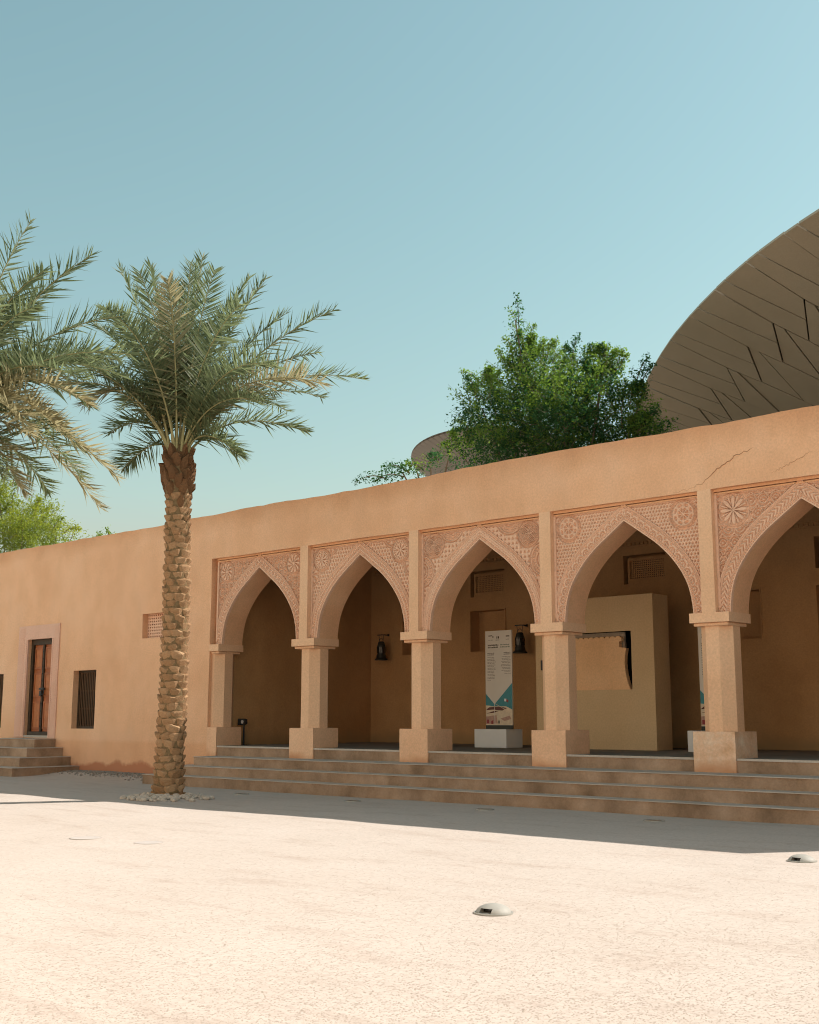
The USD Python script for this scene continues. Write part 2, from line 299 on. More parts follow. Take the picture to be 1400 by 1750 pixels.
def on_wall(px, py):
    d = fw + rt*(px-700)/F_PX + up*(875-py)/F_PX; return CAM + d*(-CAM[1])/d[1]
for line, wd in (([(1150, 842), (1178, 836), (1200, 827), (1222, 806), (1245, 788), (1262, 776), (1290, 764), (1310, 760)], .0075), ([(1318, 808), (1340, 797), (1362, 786), (1385, 772), (1400, 768)], .006)):
    p_ = np.array([on_wall(*q) for q in line]); t_ = np.linspace(0, 1, 40); k_ = np.linspace(0, 1, len(p_))
    c_ = np.c_[np.interp(t_, k_, p_[:, 0]), np.zeros(40), np.interp(t_, k_, p_[:, 2])] + np.c_[R.normal(0, .012, 40), np.zeros(40), R.normal(0, .012, 40)]
    obj('crack', tube(c_, wd*np.sin(np.linspace(.15, 3.0, 40)), 4), m_crack, bld)
# unseen lower wall right of the arcade, shortens the shadow on the sand
obj('low_wall', rough(mbx(XR+.4, XR+9, .05, .7, -.4, 5.0), .4, .01, .9, 2), m_wall, bld, smooth=40)
# roof, interior
obj('roof', cat(bx(.1, XR+.4, .7, 11, 6.26, 6.42), bx(-30, .1, .7, 11, 6.28, 6.44)), m_wall, bld)
back = mbx(-.3, XR+.4, 5.8, 6.5, .5, 6.26)
for x0 in (-1.0, 1.34, 3.82, 6.16, 8.64, 10.98, 13.46, 15.8, 18.3):
    if x0 > 0: back = back - mbx(x0, x0+1.165, 5.7, 6.16, 3.28, 4.36)
for x0 in (3.82, 8.64, 13.46, 18.28): back = back - mbx(x0, x0+1.16, 5.7, 6.05, 4.73, 5.43)
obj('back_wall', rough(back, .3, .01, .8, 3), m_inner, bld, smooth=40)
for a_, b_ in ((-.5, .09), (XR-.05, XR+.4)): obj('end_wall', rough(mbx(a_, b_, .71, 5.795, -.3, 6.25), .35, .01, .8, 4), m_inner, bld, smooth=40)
obj('rear_wall', cat(bx(-30, XR+.4, 10.7, 11, -.3, 6.7), bx(XR+.1, XR+.4, 6.5, 10.7, -.3, 6.7), bx(-30, -29.7, .7, 10.7, -.3, 6.7)), m_wall, bld)
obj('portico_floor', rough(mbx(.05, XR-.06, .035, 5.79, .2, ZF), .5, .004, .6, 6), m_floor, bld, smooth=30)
frz = []
for i in range(int((XR-.4)/.115)):
    x = .2 + i*.115
    frz.append(bx(x, x+.06, 5.765, 5.80, 5.665, 5.725))
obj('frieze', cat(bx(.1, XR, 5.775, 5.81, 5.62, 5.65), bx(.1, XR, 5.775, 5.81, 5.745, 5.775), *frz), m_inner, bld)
for i in range(30):
    x = .45 + i*.70
    if x < XR-.2: obj('ceiling_beam', tube([(x, .8, 6.06), (x+.02, 3.2, 6.04), (x-.01, 5.78, 6.06)], [.075, .08, .07], 7), m_beam, bld, smooth=True)
obj('ceiling_mat', bx(.1, XR, .72, 5.79, 6.15, 6.2), m_beam, bld)

# ---- columns
def oct_shaft(cx, z0, z1, r=.31):
    a = (np.arange(8)+.5)*np.pi/4; rr = r/math.cos(np.pi/8)
    return m3.Manifold.extrude(m3.CrossSection([np.c_[cx+rr*np.cos(a), .40+rr*np.sin(a)]]), z1-z0).translate((0, 0, z0))
for k in range(NB+1):
    cx = k*B; c = xf('column', bld)
    keep_ = mbx(.022 if k == 0 else -1e3, 1e3, -5, 5, -5, 20)
    pl = m3.Manifold.cube((.8, .80, 1.31-Z3+.3)).translate((cx-.4, -.012, Z3-.3)) ^ keep_
    t = rough(pl, .1, .008, .35, 20+k, None)
    obj('plinth', t, m_plinth_pale if k == 4 else m_plinth, c, smooth=50)
    obj('shaft', rough(oct_shaft(cx, 1.30, ZC0-.03) ^ keep_, .15, .004, .4, 40+k), m_column, c, smooth=20)
    obj('capital', rough(mbx(cx-.385, cx+.385, -.008, .80, ZC0, ZSP) ^ keep_, .09, .003, .3, 60+k), m_column, c, smooth=40)
    obj('neck_moulding', rbx(max(cx-.335, .024), cx+.335, .045, .745, ZC0-.06, ZC0-.002, .012), m_column, c)
    if 0 < k: obj('pilaster', rough(mbx(cx-.135, cx+.135, -.004, .20, ZSP-.002, ZPT+.006), .1, .004, .5, 80+k), m_column, c, smooth=40)

# ---- arches
def heightfield(u, z, h, y0, depth, keep, cx):
    """grid mesh: u, z 1-D axes, h proudness 0..1 on the grid, keep mask"""
    nu, nz = len(u), len(z)
    U, Z = np.meshgrid(u, z, indexing='ij')
    V = np.c_[(U+cx).ravel(), (y0 + (1-h)*depth).ravel(), Z.ravel()]
    i = (np.arange(nu-1)[:, None]*nz + np.arange(nz-1)).ravel()
    Fq = np.c_[i, i+nz, i+nz+1, i+1]; K = keep.ravel(); ok = K[Fq].any(1); Fq = Fq[ok]
    F3 = np.r_[Fq[:, [0, 1, 2]], Fq[:, [0, 2, 3]]]
    idx, inv = np.unique(F3, return_inverse=True)
    return trimesh.Trimesh(V[idx], inv.reshape(-1, 3), process=False)
sst = lambda x, a, b: np.clip((x-a)/(b-a), 0, 1)**2*(3-2*np.clip((x-a)/(b-a), 0, 1))
def ridge(d, w, s=.006): return 1 - sst(np.abs(d), w-s, w+s)        # 1 on the line
def ground_pattern(k, U, Z):
    a = np.abs
    if k % 5 == 0:      # key fret
        T = .17; iu = np.floor(U/T); iz = np.floor(Z/T)
        fu = (U/T-iu-.5)*T; fz = (Z/T-iz-.5)*T; d = np.maximum(a(fu), a(fz))
        flip = ((iu+iz) % 2)*.012
        h = sst(np.sin((d+flip+.03*fu)*2*np.pi/.045), -.25, .25)
        return h
    if k % 5 == 1:      # small leaf drops with fans set in the corners
        T = .085; iz = np.floor(Z/T); fu = ((U+ (iz % 2)*T/2)/T) % 1 - .5; fz = (Z/T) % 1 - .5
        h = sst(np.hypot(fu*1.1+.3*fz, fz*.8), .20, .32)
        for cu, cz in ((-1.0, 5.56), (1.0, 5.56), (-1.62, 4.88), (1.62, 4.88)):
            r = np.hypot(U-cu, Z-cz); th = np.arctan2(Z-cz, U-cu)
            fan = 1-sst(np.cos(th*9), .1, .5)*sst(r, .05, .08)
            ring = np.minimum(1-ridge(r-.235, .013), 1-ridge(r-.285, .01))
            h = np.where(r < .22, fan, np.where(r < .31, ring, h))
        return h
    if k % 5 == 2:      # triangular chip carving and quarter rings
        T = .10; fu = (U/T) % 1 - .5; fz = (Z/T) % 1 - .5
        h = sst(np.maximum(a(fu)*1.8 + fz, -fz*1.0), .18, .32)
        for cu, cz in ((-.78, 5.58), (.78, 5.58), (-1.63, 4.66), (1.63, 4.66)):
            r = np.hypot(U-cu, Z-cz)
            band = sst(np.sin(r*2*np.pi/.062), -.3, .3); dots = sst(np.cos(np.arctan2(Z-cz, U-cu)*26), -.3, .3)
            h = np.where(r < .36, np.where((r > .22) & (r < .30), np.minimum(band+.2, dots+.2), band), h)
        return np.clip(h, 0, 1)
    if k % 5 == 3:      # fine diamond lattice
        T = .066; p = (U+Z*.0)/T; q = Z/T
        f1 = (p % 1)-.5; f2 = (q % 1)-.5
        f1 = ((p + .5*(np.floor(q) % 2)) % 1)-.5
        return sst(a(f1)+a(f2)*.85, .20, .36)
    T = .23             # overlapping scales
    iz = np.floor(Z/T); off = (iz % 2)*T/2
    h = np.ones_like(U)
    fu = ((U+off)/T % 1 - .5)*T; fz = (Z/T-iz)*T
    r = np.hypot(fu, fz); r2 = np.hypot(a(fu)-T/2, T-fz)
    h = np.where(r < .115, sst(np.sin(r*2*np.pi/.046+.6), -.2, .3), sst(np.sin(r2*2*np.pi/.06), -.2, .4))
    return h
def rosette_h(k, X, Z, R0):
    r = np.hypot(X, Z)/R0; th = np.arctan2(Z, X); a = np.abs
    rim = np.minimum(1-ridge(r-.90, .03, .02), 1.0)
    if k % 5 == 0:
        h = 1-sst(np.cos(10*th + 5.0*r), .15, .6)*sst(r, .12, .2)*(1-sst(r, .76, .82))
    elif k % 5 == 1:
        h = 1-sst(np.cos(8*th), .2, .6)*sst(r, .1, .16)*(1-sst(r, .50, .56)); h = np.minimum(h, 1-sst(np.cos(22*th), .1, .5)*ridge(r-.70, .07, .03))
    elif k % 5 == 2:
        Xr, Zr = X/R0, Z/R0; A1, A2 = (Xr+Zr)*.7071, (Zr-Xr)*.7071
        def lens(p, q): return np.hypot(np.abs(p)-.43, 0*q)*0 + np.maximum(np.hypot(np.abs(p)-.41, np.abs(q)+.28)-.46, 0)
        l1, l2 = lens(A1, A2), lens(A2, A1); ln = np.minimum(l1, l2)
        hatch = np.where(l1 < l2, sst(np.sin(A2*2*np.pi/.11), -.4, .3), sst(np.sin(A1*2*np.pi/.11), -.4, .3))
        h = np.where(ln <= 0, hatch, sst(np.sin(ln*2*np.pi/.13), -.3, .3)); h = np.where(r > .84, 1, h)
    elif k % 5 == 3:
        c = np.minimum.reduce([a(X*math.cos(t)+Z*math.sin(t))/R0 for t in np.arange(4)*np.pi/4])
        c2 = np.minimum.reduce([a(a(X*math.cos(t)+Z*math.sin(t))/R0-.45) for t in np.arange(4)*np.pi/4])
        h = np.maximum(ridge(c, .05, .03), np.maximum(ridge(c2, .06, .03), ridge(r-.80, .08, .03)))
    else:
        p = a(np.cos(4*th)); h = np.where(r < .95, sst(np.abs(p-.45-.5*r**2*0+.0), .06, .16), 1); h = np.minimum(h, 1-ridge(a(np.cos(8*th*.5))-r*.98, .10, .05)*sst(r, .15, .25))
        h = np.maximum(h, ridge(r, .09, .03))
    return np.clip(np.minimum(h, rim), 0, 1)
YP = .13; DEP = .042
for k in range(NB):
    x0 = k*B; cx = x0+B/2; A = xf('carved_arch', bld)
    # backing wall with the pointed opening
    ring = np.r_[half, (half*[-1, 1])[::-1][1:]]
    hole = Polygon(np.r_[ring, [[-1.385, 3.0], [1.385, 3.0]]])
    face = sbox(-B/2, ZSP+.0005, B/2, ZPT-.003).difference(hole)
    t = prism(face, YP+DEP+.012, .78); t.apply_translation((cx, 0, 0)); obj('arch_wall', t, m_wall, A, smooth=25)
    bandw = .275
    outer = hole.buffer(bandw*.72, join_style=2, mitre_limit=6)
    # carved field between the archivolt and the frame
    u = np.arange(-1.63, 1.6301, .0105); z = np.arange(3.40, 5.50, .0105); U, Z = np.meshgrid(u, z, indexing='ij')
    inside = ~shapely.contains_xy(outer, U, Z)
    h = ground_pattern(k, U, Z)
    ros = [(-1.27, 5.20, .26), (1.25, 5.20, .26)] if k % 5 != 4 else [(-1.26, 5.16, .30), (1.26, 5.16, .30)]
    fr = np.minimum(np.minimum(1.63-np.abs(U), 5.50-Z), 9)
    h = np.where(fr < .045, 1.0, np.where(fr < .06, 0.0, h))
    for ru, rz, rr in ros:
        r = np.hypot(U-ru, Z-rz); h = np.where(r < rr+.03, np.where(r < rr+.01, 0, .0), h)
    obj('spandrel_carving', heightfield(u, z, h, YP, DEP, inside, cx), m_carve, A, smooth=True)
    for ru, rz, rr in ros:
        nr, nt = 26, 150
        rad = np.linspace(0, rr, nr); th = np.linspace(0, 2*np.pi, nt, endpoint=False)
        RR, TT = np.meshgrid(rad, th, indexing='ij'); X = RR*np.cos(TT); Zz = RR*np.sin(TT)
        hh = rosette_h(k, X, Zz, rr); Y = YP-.008 + (1-hh)*DEP; Y[-1] += .045
        V = np.c_[(X+ru+cx).ravel(), Y.ravel(), (Zz+rz).ravel()]
        i, j = np.meshgrid(np.arange(nr-1), np.arange(nt), indexing='ij'); a_ = (i*nt+j).ravel(); b_ = (i*nt+(j+1) % nt).ravel()
        obj('rosette', trimesh.Trimesh(V, np.r_[np.c_[a_, a_+nt, b_+nt], np.c_[a_, b_+nt, b_]], process=False), m_carve, A, smooth=True)
    # archivolt: relief swept along the curve, one half each
    tend = half[-1]-half[-2]; tend = tend/np.hypot(*tend)
    hx = np.r_[half, half[-1]+tend*np.array([[.1], [.25], [.45]])]
    d = np.r_[0, np.cumsum(np.hypot(*np.diff(hx, axis=0).T))]
    sN = int(d[-1]/.0105); ss = np.linspace(0, d[-1], sN)
    P = np.c_[np.interp(ss, d, hx[:, 0]), np.interp(ss, d, hx[:, 1])]
    Tg = np.gradient(np.c_[PchipInterpolator(d, hx[:, 0])(ss), PchipInterpolator(d, hx[:, 1])(ss)], axis=0); Tg /= np.hypot(*Tg.T)[:, None]
    Nn = np.c_[Tg[:, 1], -Tg[:, 0]]
    tt = np.r_[0, 0, np.arange(.004, bandw, .0085), bandw, bandw]
    S, T_ = np.meshgrid(ss, tt, indexing='ij')
    hb = np.ones_like(S)
    hb = np.minimum(hb, 1-ridge(T_-.042, .014)*sst(np.cos(S*2*np.pi/.045), -.5, .1)); hb = np.minimum(hb, 1-ridge(T_-.070, .006, .005))
    q = (T_-.145)/.055
    if k % 5 == 0: mot = sst(np.sin(np.maximum(np.abs(q)*.05, np.abs(((S/.13) % 1)-.5)*.10)*2*np.pi/.034), -.3, .3)
    elif k % 5 == 1: mot = sst(np.hypot(((S/.055) % 1)-.5, q*.55), .25, .4)
    elif k % 5 == 2: mot = sst(np.maximum(np.abs(((S/.075 + np.floor(q+.5)*.5) % 1)-.5)*1.7 + (((q+1) % 1)-.5)*.8, -(((q+1) % 1)-.5)), .12, .26)
    elif k % 5 == 3:
        f = ((S/.165) % 1-.5)*.165; rr_ = np.hypot(f, T_-.095); mot = np.where(rr_ < .085, np.where((rr_ > .045) & (rr_ < .066), 0., np.where(rr_ < .02, 0., 1.)), sst(np.hypot(np.abs(f)-.0825, T_-.175), .015, .028))
    else: mot = sst(np.abs((((S+np.abs(T_-.145)*1.3)/.085) % 1)-.5), .10, .22)
    inb = (np.abs(T_-.145) < .058)
    hb = np.where(inb, mot, hb)
    hb = np.minimum(hb, 1-ridge(T_-.214, .007, .006)); hb = np.minimum(hb, 1-.8*ridge(T_-.246, .008, .008))
    Yb = YP-.02 + (1-hb)*.030
    Yb[:, 0] = YP+DEP+.03; Yb[:, -1] = YP+DEP+.02
    for sgn, nm in ((1, 'archivolt'), (-1, 'archivolt')):
        X = np.maximum(P[:, :1] + Nn[:, :1]*T_, 0.0); Zc = P[:, 1:] + Nn[:, 1:]*T_
        over = (P[:, :1] + Nn[:, :1]*T_) < 0
        X = np.minimum(X, 1.613)
        Zc = np.minimum(Zc, ZPT-.012)
        V = np.c_[(sgn*X+cx).ravel(), Yb.ravel(), Zc.ravel()]
        nS, nT = S.shape; i = (np.arange(nS-1)[:, None]*nT + np.arange(nT-1)).ravel()
        Fq = np.r_[np.c_[i, i+nT, i+nT+1], np.c_[i, i+nT+1, i+1]]
        if sgn > 0: Fq = Fq[:, ::-1]
        ok = ~over.ravel()[Fq].all(1); Fq = Fq[ok]
        vv = V[Fq]; ok = np.linalg.norm(np.cross(vv[:, 1]-vv[:, 0], vv[:, 2]-vv[:, 0]), axis=1) > 1e-9
        obj(nm, trimesh.Trimesh(V, Fq[ok], process=False), m_carve, A, smooth=True)
    obj('top_moulding', cat(bx(cx-1.613, cx+1.613, .085, .2, 5.515, ZPT+.003), bx(cx-1.613, cx+1.613, .11, .2, 5.47, 5.50)), m_trim, A)
    obj('side_moulding', bx(cx-1.613, cx-1.565, .105, .2, 3.45, 5.47), m_carve, A)
    obj('side_moulding', bx(cx+1.565, cx+1.613, .105, .2, 3.45, 5.47), m_carve, A)

# ---- vents and niches of the back wall
def lattice(x0, x1, z0, z1, y, n, mnode, parent, dep=.02, w=.35):
    """pierced screen as one plate with a grid of holes"""
    nxh = max(2, int(round((x1-x0)/n))); nzh = max(2, int(round((z1-z0)/n))); dx = (x1-x0)/nxh; dz = (z1-z0)/nzh
    holes = []
    for i in range(nxh):
        for j in range(nzh):
            c = (x0+(i+.5)*dx, z0+(j+.5)*dz); r = w*min(dx, dz)
            if (i+j) % 2: holes.append(Polygon([(c[0]-r, c[1]), (c[0], c[1]-r), (c[0]+r, c[1]), (c[0], c[1]+r)]))
            else: holes.append(Polygon([(c[0]-r*.75, c[1]-r*.75), (c[0]+r*.75, c[1]-r*.75), (c[0]+r*.75, c[1]+r*.75), (c[0]-r*.75, c[1]+r*.75)]))
    return prism(sbox(x0, z0, x1, z1).difference(unary_union(holes)), y, y+dep)
for x0 in (3.82, 8.64, 13.46, 18.28):
    vt = xf('vent_grille', bld)
    fr = sbox(x0+.10, 4.735, x0+1.155, 5.36).difference(sbox(x0+.16, 4.85, x0+1.10, 5.30))
    obj('frame', prism(fr, 5.83, 5.93), m_inner, vt)
    obj('lattice', lattice(x0+.16, x0+1.10, 4.85, 5.30, 5.87, .052, m_inner, vt), m_inner, vt); obj('void', bx(x0+.12, x0+1.13, 5.96, 5.99, 4.8, 5.33), m_dark_gap, vt)  # dark sheet behind the lattice, recess shade painted into it
for x0 in (1.34, 3.82, 6.16, 8.64, 10.98, 13.46, 15.8, 18.3):
    fr = sbox(x0-.03, 3.255, x0+1.195, 4.385).difference(sbox(x0+.001, 3.281, x0+1.164, 4.359))
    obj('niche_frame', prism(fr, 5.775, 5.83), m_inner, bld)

# ---- left wing: door, windows, grille
dr = tag(xf('door', bld), 'carved double wooden door in a pink gypsum surround')
fr = sbox(-9.25, .95, -6.98, 4.28).difference(sbox(-8.70, .90, -7.38, 3.86))
obj('surround', rough(m3.Manifold.extrude(m3.CrossSection([np.array([(-9.25, .955), (-8.715, .955), (-8.715, 3.865), (-7.365, 3.865), (-7.365, .955), (-6.98, .955), (-6.98, 4.28), (-9.25, 4.28)])]), .05).rotate((90, 0, 0)).translate((0, .018, 0)), .15, .004, .4, 5), m_pinkframe, dr, smooth=40)
beads = []
for zz_ in np.arange(1.0, 3.86, .06): beads += [bx(-8.80, -8.755, -.046, -.03, zz_, zz_+.035), bx(-7.33, -7.29, -.046, -.03, zz_, zz_+.035)]
tag(obj('bead_moulding', cat(*beads), m_pinkframe, dr), kind='stuff')
lines = []
for zz_ in np.arange(1.0, 4.22, .045): lines.append(bx(-7.24, -7.02, -.04, -.028, zz_, zz_+.022))
for zz_ in np.arange(1.0, 4.22, .045): lines.append(bx(-9.2, -8.9, -.04, -.028, zz_, zz_+.022))
tag(obj('ribbed_carving', cat(*lines), m_pinkframe, dr), kind='stuff')
yd = .13
obj('jamb', bx(-8.72, -8.60, yd-.03, yd+.12, .97, 3.87), m_darkwood, dr); obj('jamb', bx(-7.48, -7.36, yd-.03, yd+.12, .97, 3.87), m_darkwood, dr)
obj('lintel', bx(-8.60, -7.48, yd-.028, yd+.12, 3.70, 3.87), m_darkwood, dr)
obj('threshold', rbx(-8.60, -7.48, yd-.10, yd+.12, .97, 1.14, .015), m_darkwood, dr)
obj('sill_stone', bx(-8.72, -7.36, -.02, yd-.1, .965, 1.03), m_tread, dr)
for a, b in ((-8.60, -8.06), (-8.02, -7.48)):
    lf = xf('leaf', dr)
    obj('board', bx(a, b, yd+.04, yd+.09, 1.14, 3.70), m_wood, lf)
    for z0, z1 in ((1.22, 2.02), (2.16, 2.86), (2.98, 3.62)):
        obj('panel', cat(bx(a+.10, b-.10, yd+.015, yd+.04, z0+.05, z1-.05)), m_wood2, lf)
        obj('panel_moulding', prism(sbox(a+.07, z0, b-.07, z1).difference(sbox(a+.115, z0+.045, b-.115, z1-.045)), yd+.0, yd+.04), m_wood, lf)
obj('centre_post', rbx(-8.085, -7.995, yd-.02, yd+.10, 1.14, 3.70, .012), m_darkwood, dr)
studs = cat(*[trimesh.creation.icosphere(1, .022).apply_translation((-8.04, yd-.02, z_)) for z_ in np.arange(1.3, 3.6, .22)])
obj('stud', studs, m_iron, dr)
obj('latch', cat(bx(-8.14, -7.86, yd-.06, yd-.02, 2.36, 2.42), tube([(-7.92+.07*math.cos(t), yd-.06, 2.30+.09*math.sin(t)) for t in np.linspace(0, 2*np.pi, 13)], .014, 6, False), bx(-8.09, -8.0, yd-.07, yd-.02, 2.18, 2.33)), m_iron, dr)
obj('door_recess', cat(bx(-8.8, -7.3, yd+.125, yd+.2, .9, 3.95)), m_dark_gap, dr)
# salt bloom patch at the foot of the door surround
def blob(cx, cz, rx, rz, y, seed, n=28):
    rr = np.random.default_rng(seed); a = np.linspace(0, 2*np.pi, n, endpoint=False); k = 1+.35*(rr.random(n)-.5)
    return Polygon(np.c_[cx+rx*k*np.cos(a), cz+rz*k*np.sin(a)])
m_salt = plain('salt_bloom', (.72, .64, .56), .95, .1, vary=.15)
for i, (a, b) in enumerate(wins):
    wn = xf('window', bld)
    for t in np.linspace(a+.10, b-.10, 12): obj('bar', tube([(t, .19, 1.24), (t, .19, 2.865)], .017, 6), m_bar, wn, smooth=True)
    for zb in (1.30, 1.80, 2.30, 2.80): obj('rail', bx(a+.005, b-.005, .205, .235, zb-.02, zb+.02), m_bar, wn)
    obj('frame', prism(sbox(a+.002, 1.238, b-.002, 2.868).difference(sbox(a+.06, 1.30, b-.06, 2.81)), .17, .25), m_darkwood, wn)
    obj('shutter', bx(a, b, .32, .36, 1.236, 2.87), m_darkwood, wn)  # plain dark panel closing the window behind the bars
gr = xf('wall_grille', bld)
obj('lattice', lattice(-2.90, -1.96, 3.66, 4.31, .17, .085, m_carve, gr, .03), m_carve, gr); obj('void', bx(-2.91, -1.95, .25, .28, 3.655, 4.315), m_carve, gr)

# ------------------------------------------------------------------ steps
fl = tag(xf('stone_steps'), 'long flight of low brown steps running along the front of the arcade', 'steps')
r_ = (Z3)/3
for i in range(3):
    zt = Z3 - i*r_; yf = -.77 - .43*i; xl = .5-.43*i
    yb = .03 if i == 0 else -.76-.43*(i-1)
    man = mbx(xl, XR+.4 + .43*i, yf+.012, .03 if i == 0 else .03, -.35, zt-.014)
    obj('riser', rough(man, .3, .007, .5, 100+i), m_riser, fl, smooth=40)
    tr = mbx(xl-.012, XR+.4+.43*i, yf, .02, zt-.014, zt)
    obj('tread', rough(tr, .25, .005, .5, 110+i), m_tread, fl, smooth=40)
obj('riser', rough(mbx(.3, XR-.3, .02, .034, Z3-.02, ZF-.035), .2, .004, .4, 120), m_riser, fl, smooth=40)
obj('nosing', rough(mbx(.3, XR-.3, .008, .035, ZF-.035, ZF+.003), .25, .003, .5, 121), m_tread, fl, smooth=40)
st = tag(xf('door_stoop'), 'short stepped stoop of four brown plaster steps at the wooden door', 'steps')
for i, (xr, yf, zt) in enumerate([(-6.93, -.69, .945), (-6.53, -1.14, .705), (-6.1, -1.60, .46), (-5.64, -2.07, .215)]):
    xl = -16.2-xr
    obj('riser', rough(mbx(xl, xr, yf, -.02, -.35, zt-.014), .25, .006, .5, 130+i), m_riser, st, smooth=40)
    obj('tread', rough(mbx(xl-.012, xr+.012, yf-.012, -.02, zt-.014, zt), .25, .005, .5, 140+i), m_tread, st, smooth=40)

# ------------------------------------------------------------------ exhibit box in the fourth bay
eb = tag(xf('display_box'), 'tall cream display box with a window cut in its front, standing inside the arcade', 'display case')
X0, X1, Y0, Y1 = 7.65, 10.78, 3.5, 4.14
ox0, ox1, oz0, oz1 = 8.20, 10.22, 2.15, 3.42
obj('front_board', prism(sbox(X0, ZF, X1, 4.2).difference(sbox(ox0, oz0, ox1, oz1)), Y0, Y0+.03), m_cream, eb)
obj('side_board', bx(X1-.03, X1-.0005, Y0+.0305, Y1, ZF, 4.199), m_cream, eb); obj('side_board', bx(X0+.0005, X0+.03, Y0+.0305, Y1, ZF, 4.199), m_cream, eb)
obj('top_board', bx(X0+.031, X1-.031, Y0+.0305, Y1, 4.165, 4.198), m_cream, eb); obj('back_board', bx(X0+.031, X1-.031, Y1-.03, Y1-.001, ZF, 4.16), m_dark_gap, eb)
obj('shelf', bx(ox0-.05, ox1+.05, Y0+.031, Y1-.04, oz0-.04, oz0-.002), m_cream, eb)
obj('switch_plate', rbx(7.80, 7.90, Y0-.03, Y0-.001, 2.62, 2.85, .01), m_iron, eb)
frg = tag(xf('plaster_fragment'), 'old ochre plaster wall piece with scalloped top, held in the cream display box window', 'plaster fragment')
sc = []
xs_ = np.linspace(8.25, 9.93, 13)
for i in range(12):
    for t in np.linspace(0, np.pi, 7)[:-1]:
        sc.append((xs_[i]+(xs_[i+1]-xs_[i])*(1-math.cos(t))/2, 3.275+.045*math.sin(t)))
prof = sc + [(9.945, 3.275), (9.945, 3.205), (9.885, 3.198), (9.885, 3.075), (10.06, 3.05), (10.02, 2.86), (10.01, 2.72), (10.03, 2.52), (10.06, 2.38), (10.10, 2.25), (10.14, 2.152), (8.25, 2.152)]
obj('panel', prism(Polygon(prof), Y0+.045, Y0+.16), m_frag, frg)
obj('upper_panel', bx(8.25, 9.945, Y0+.19, Y0+.24, 2.152, 3.415), m_greyp, frg)

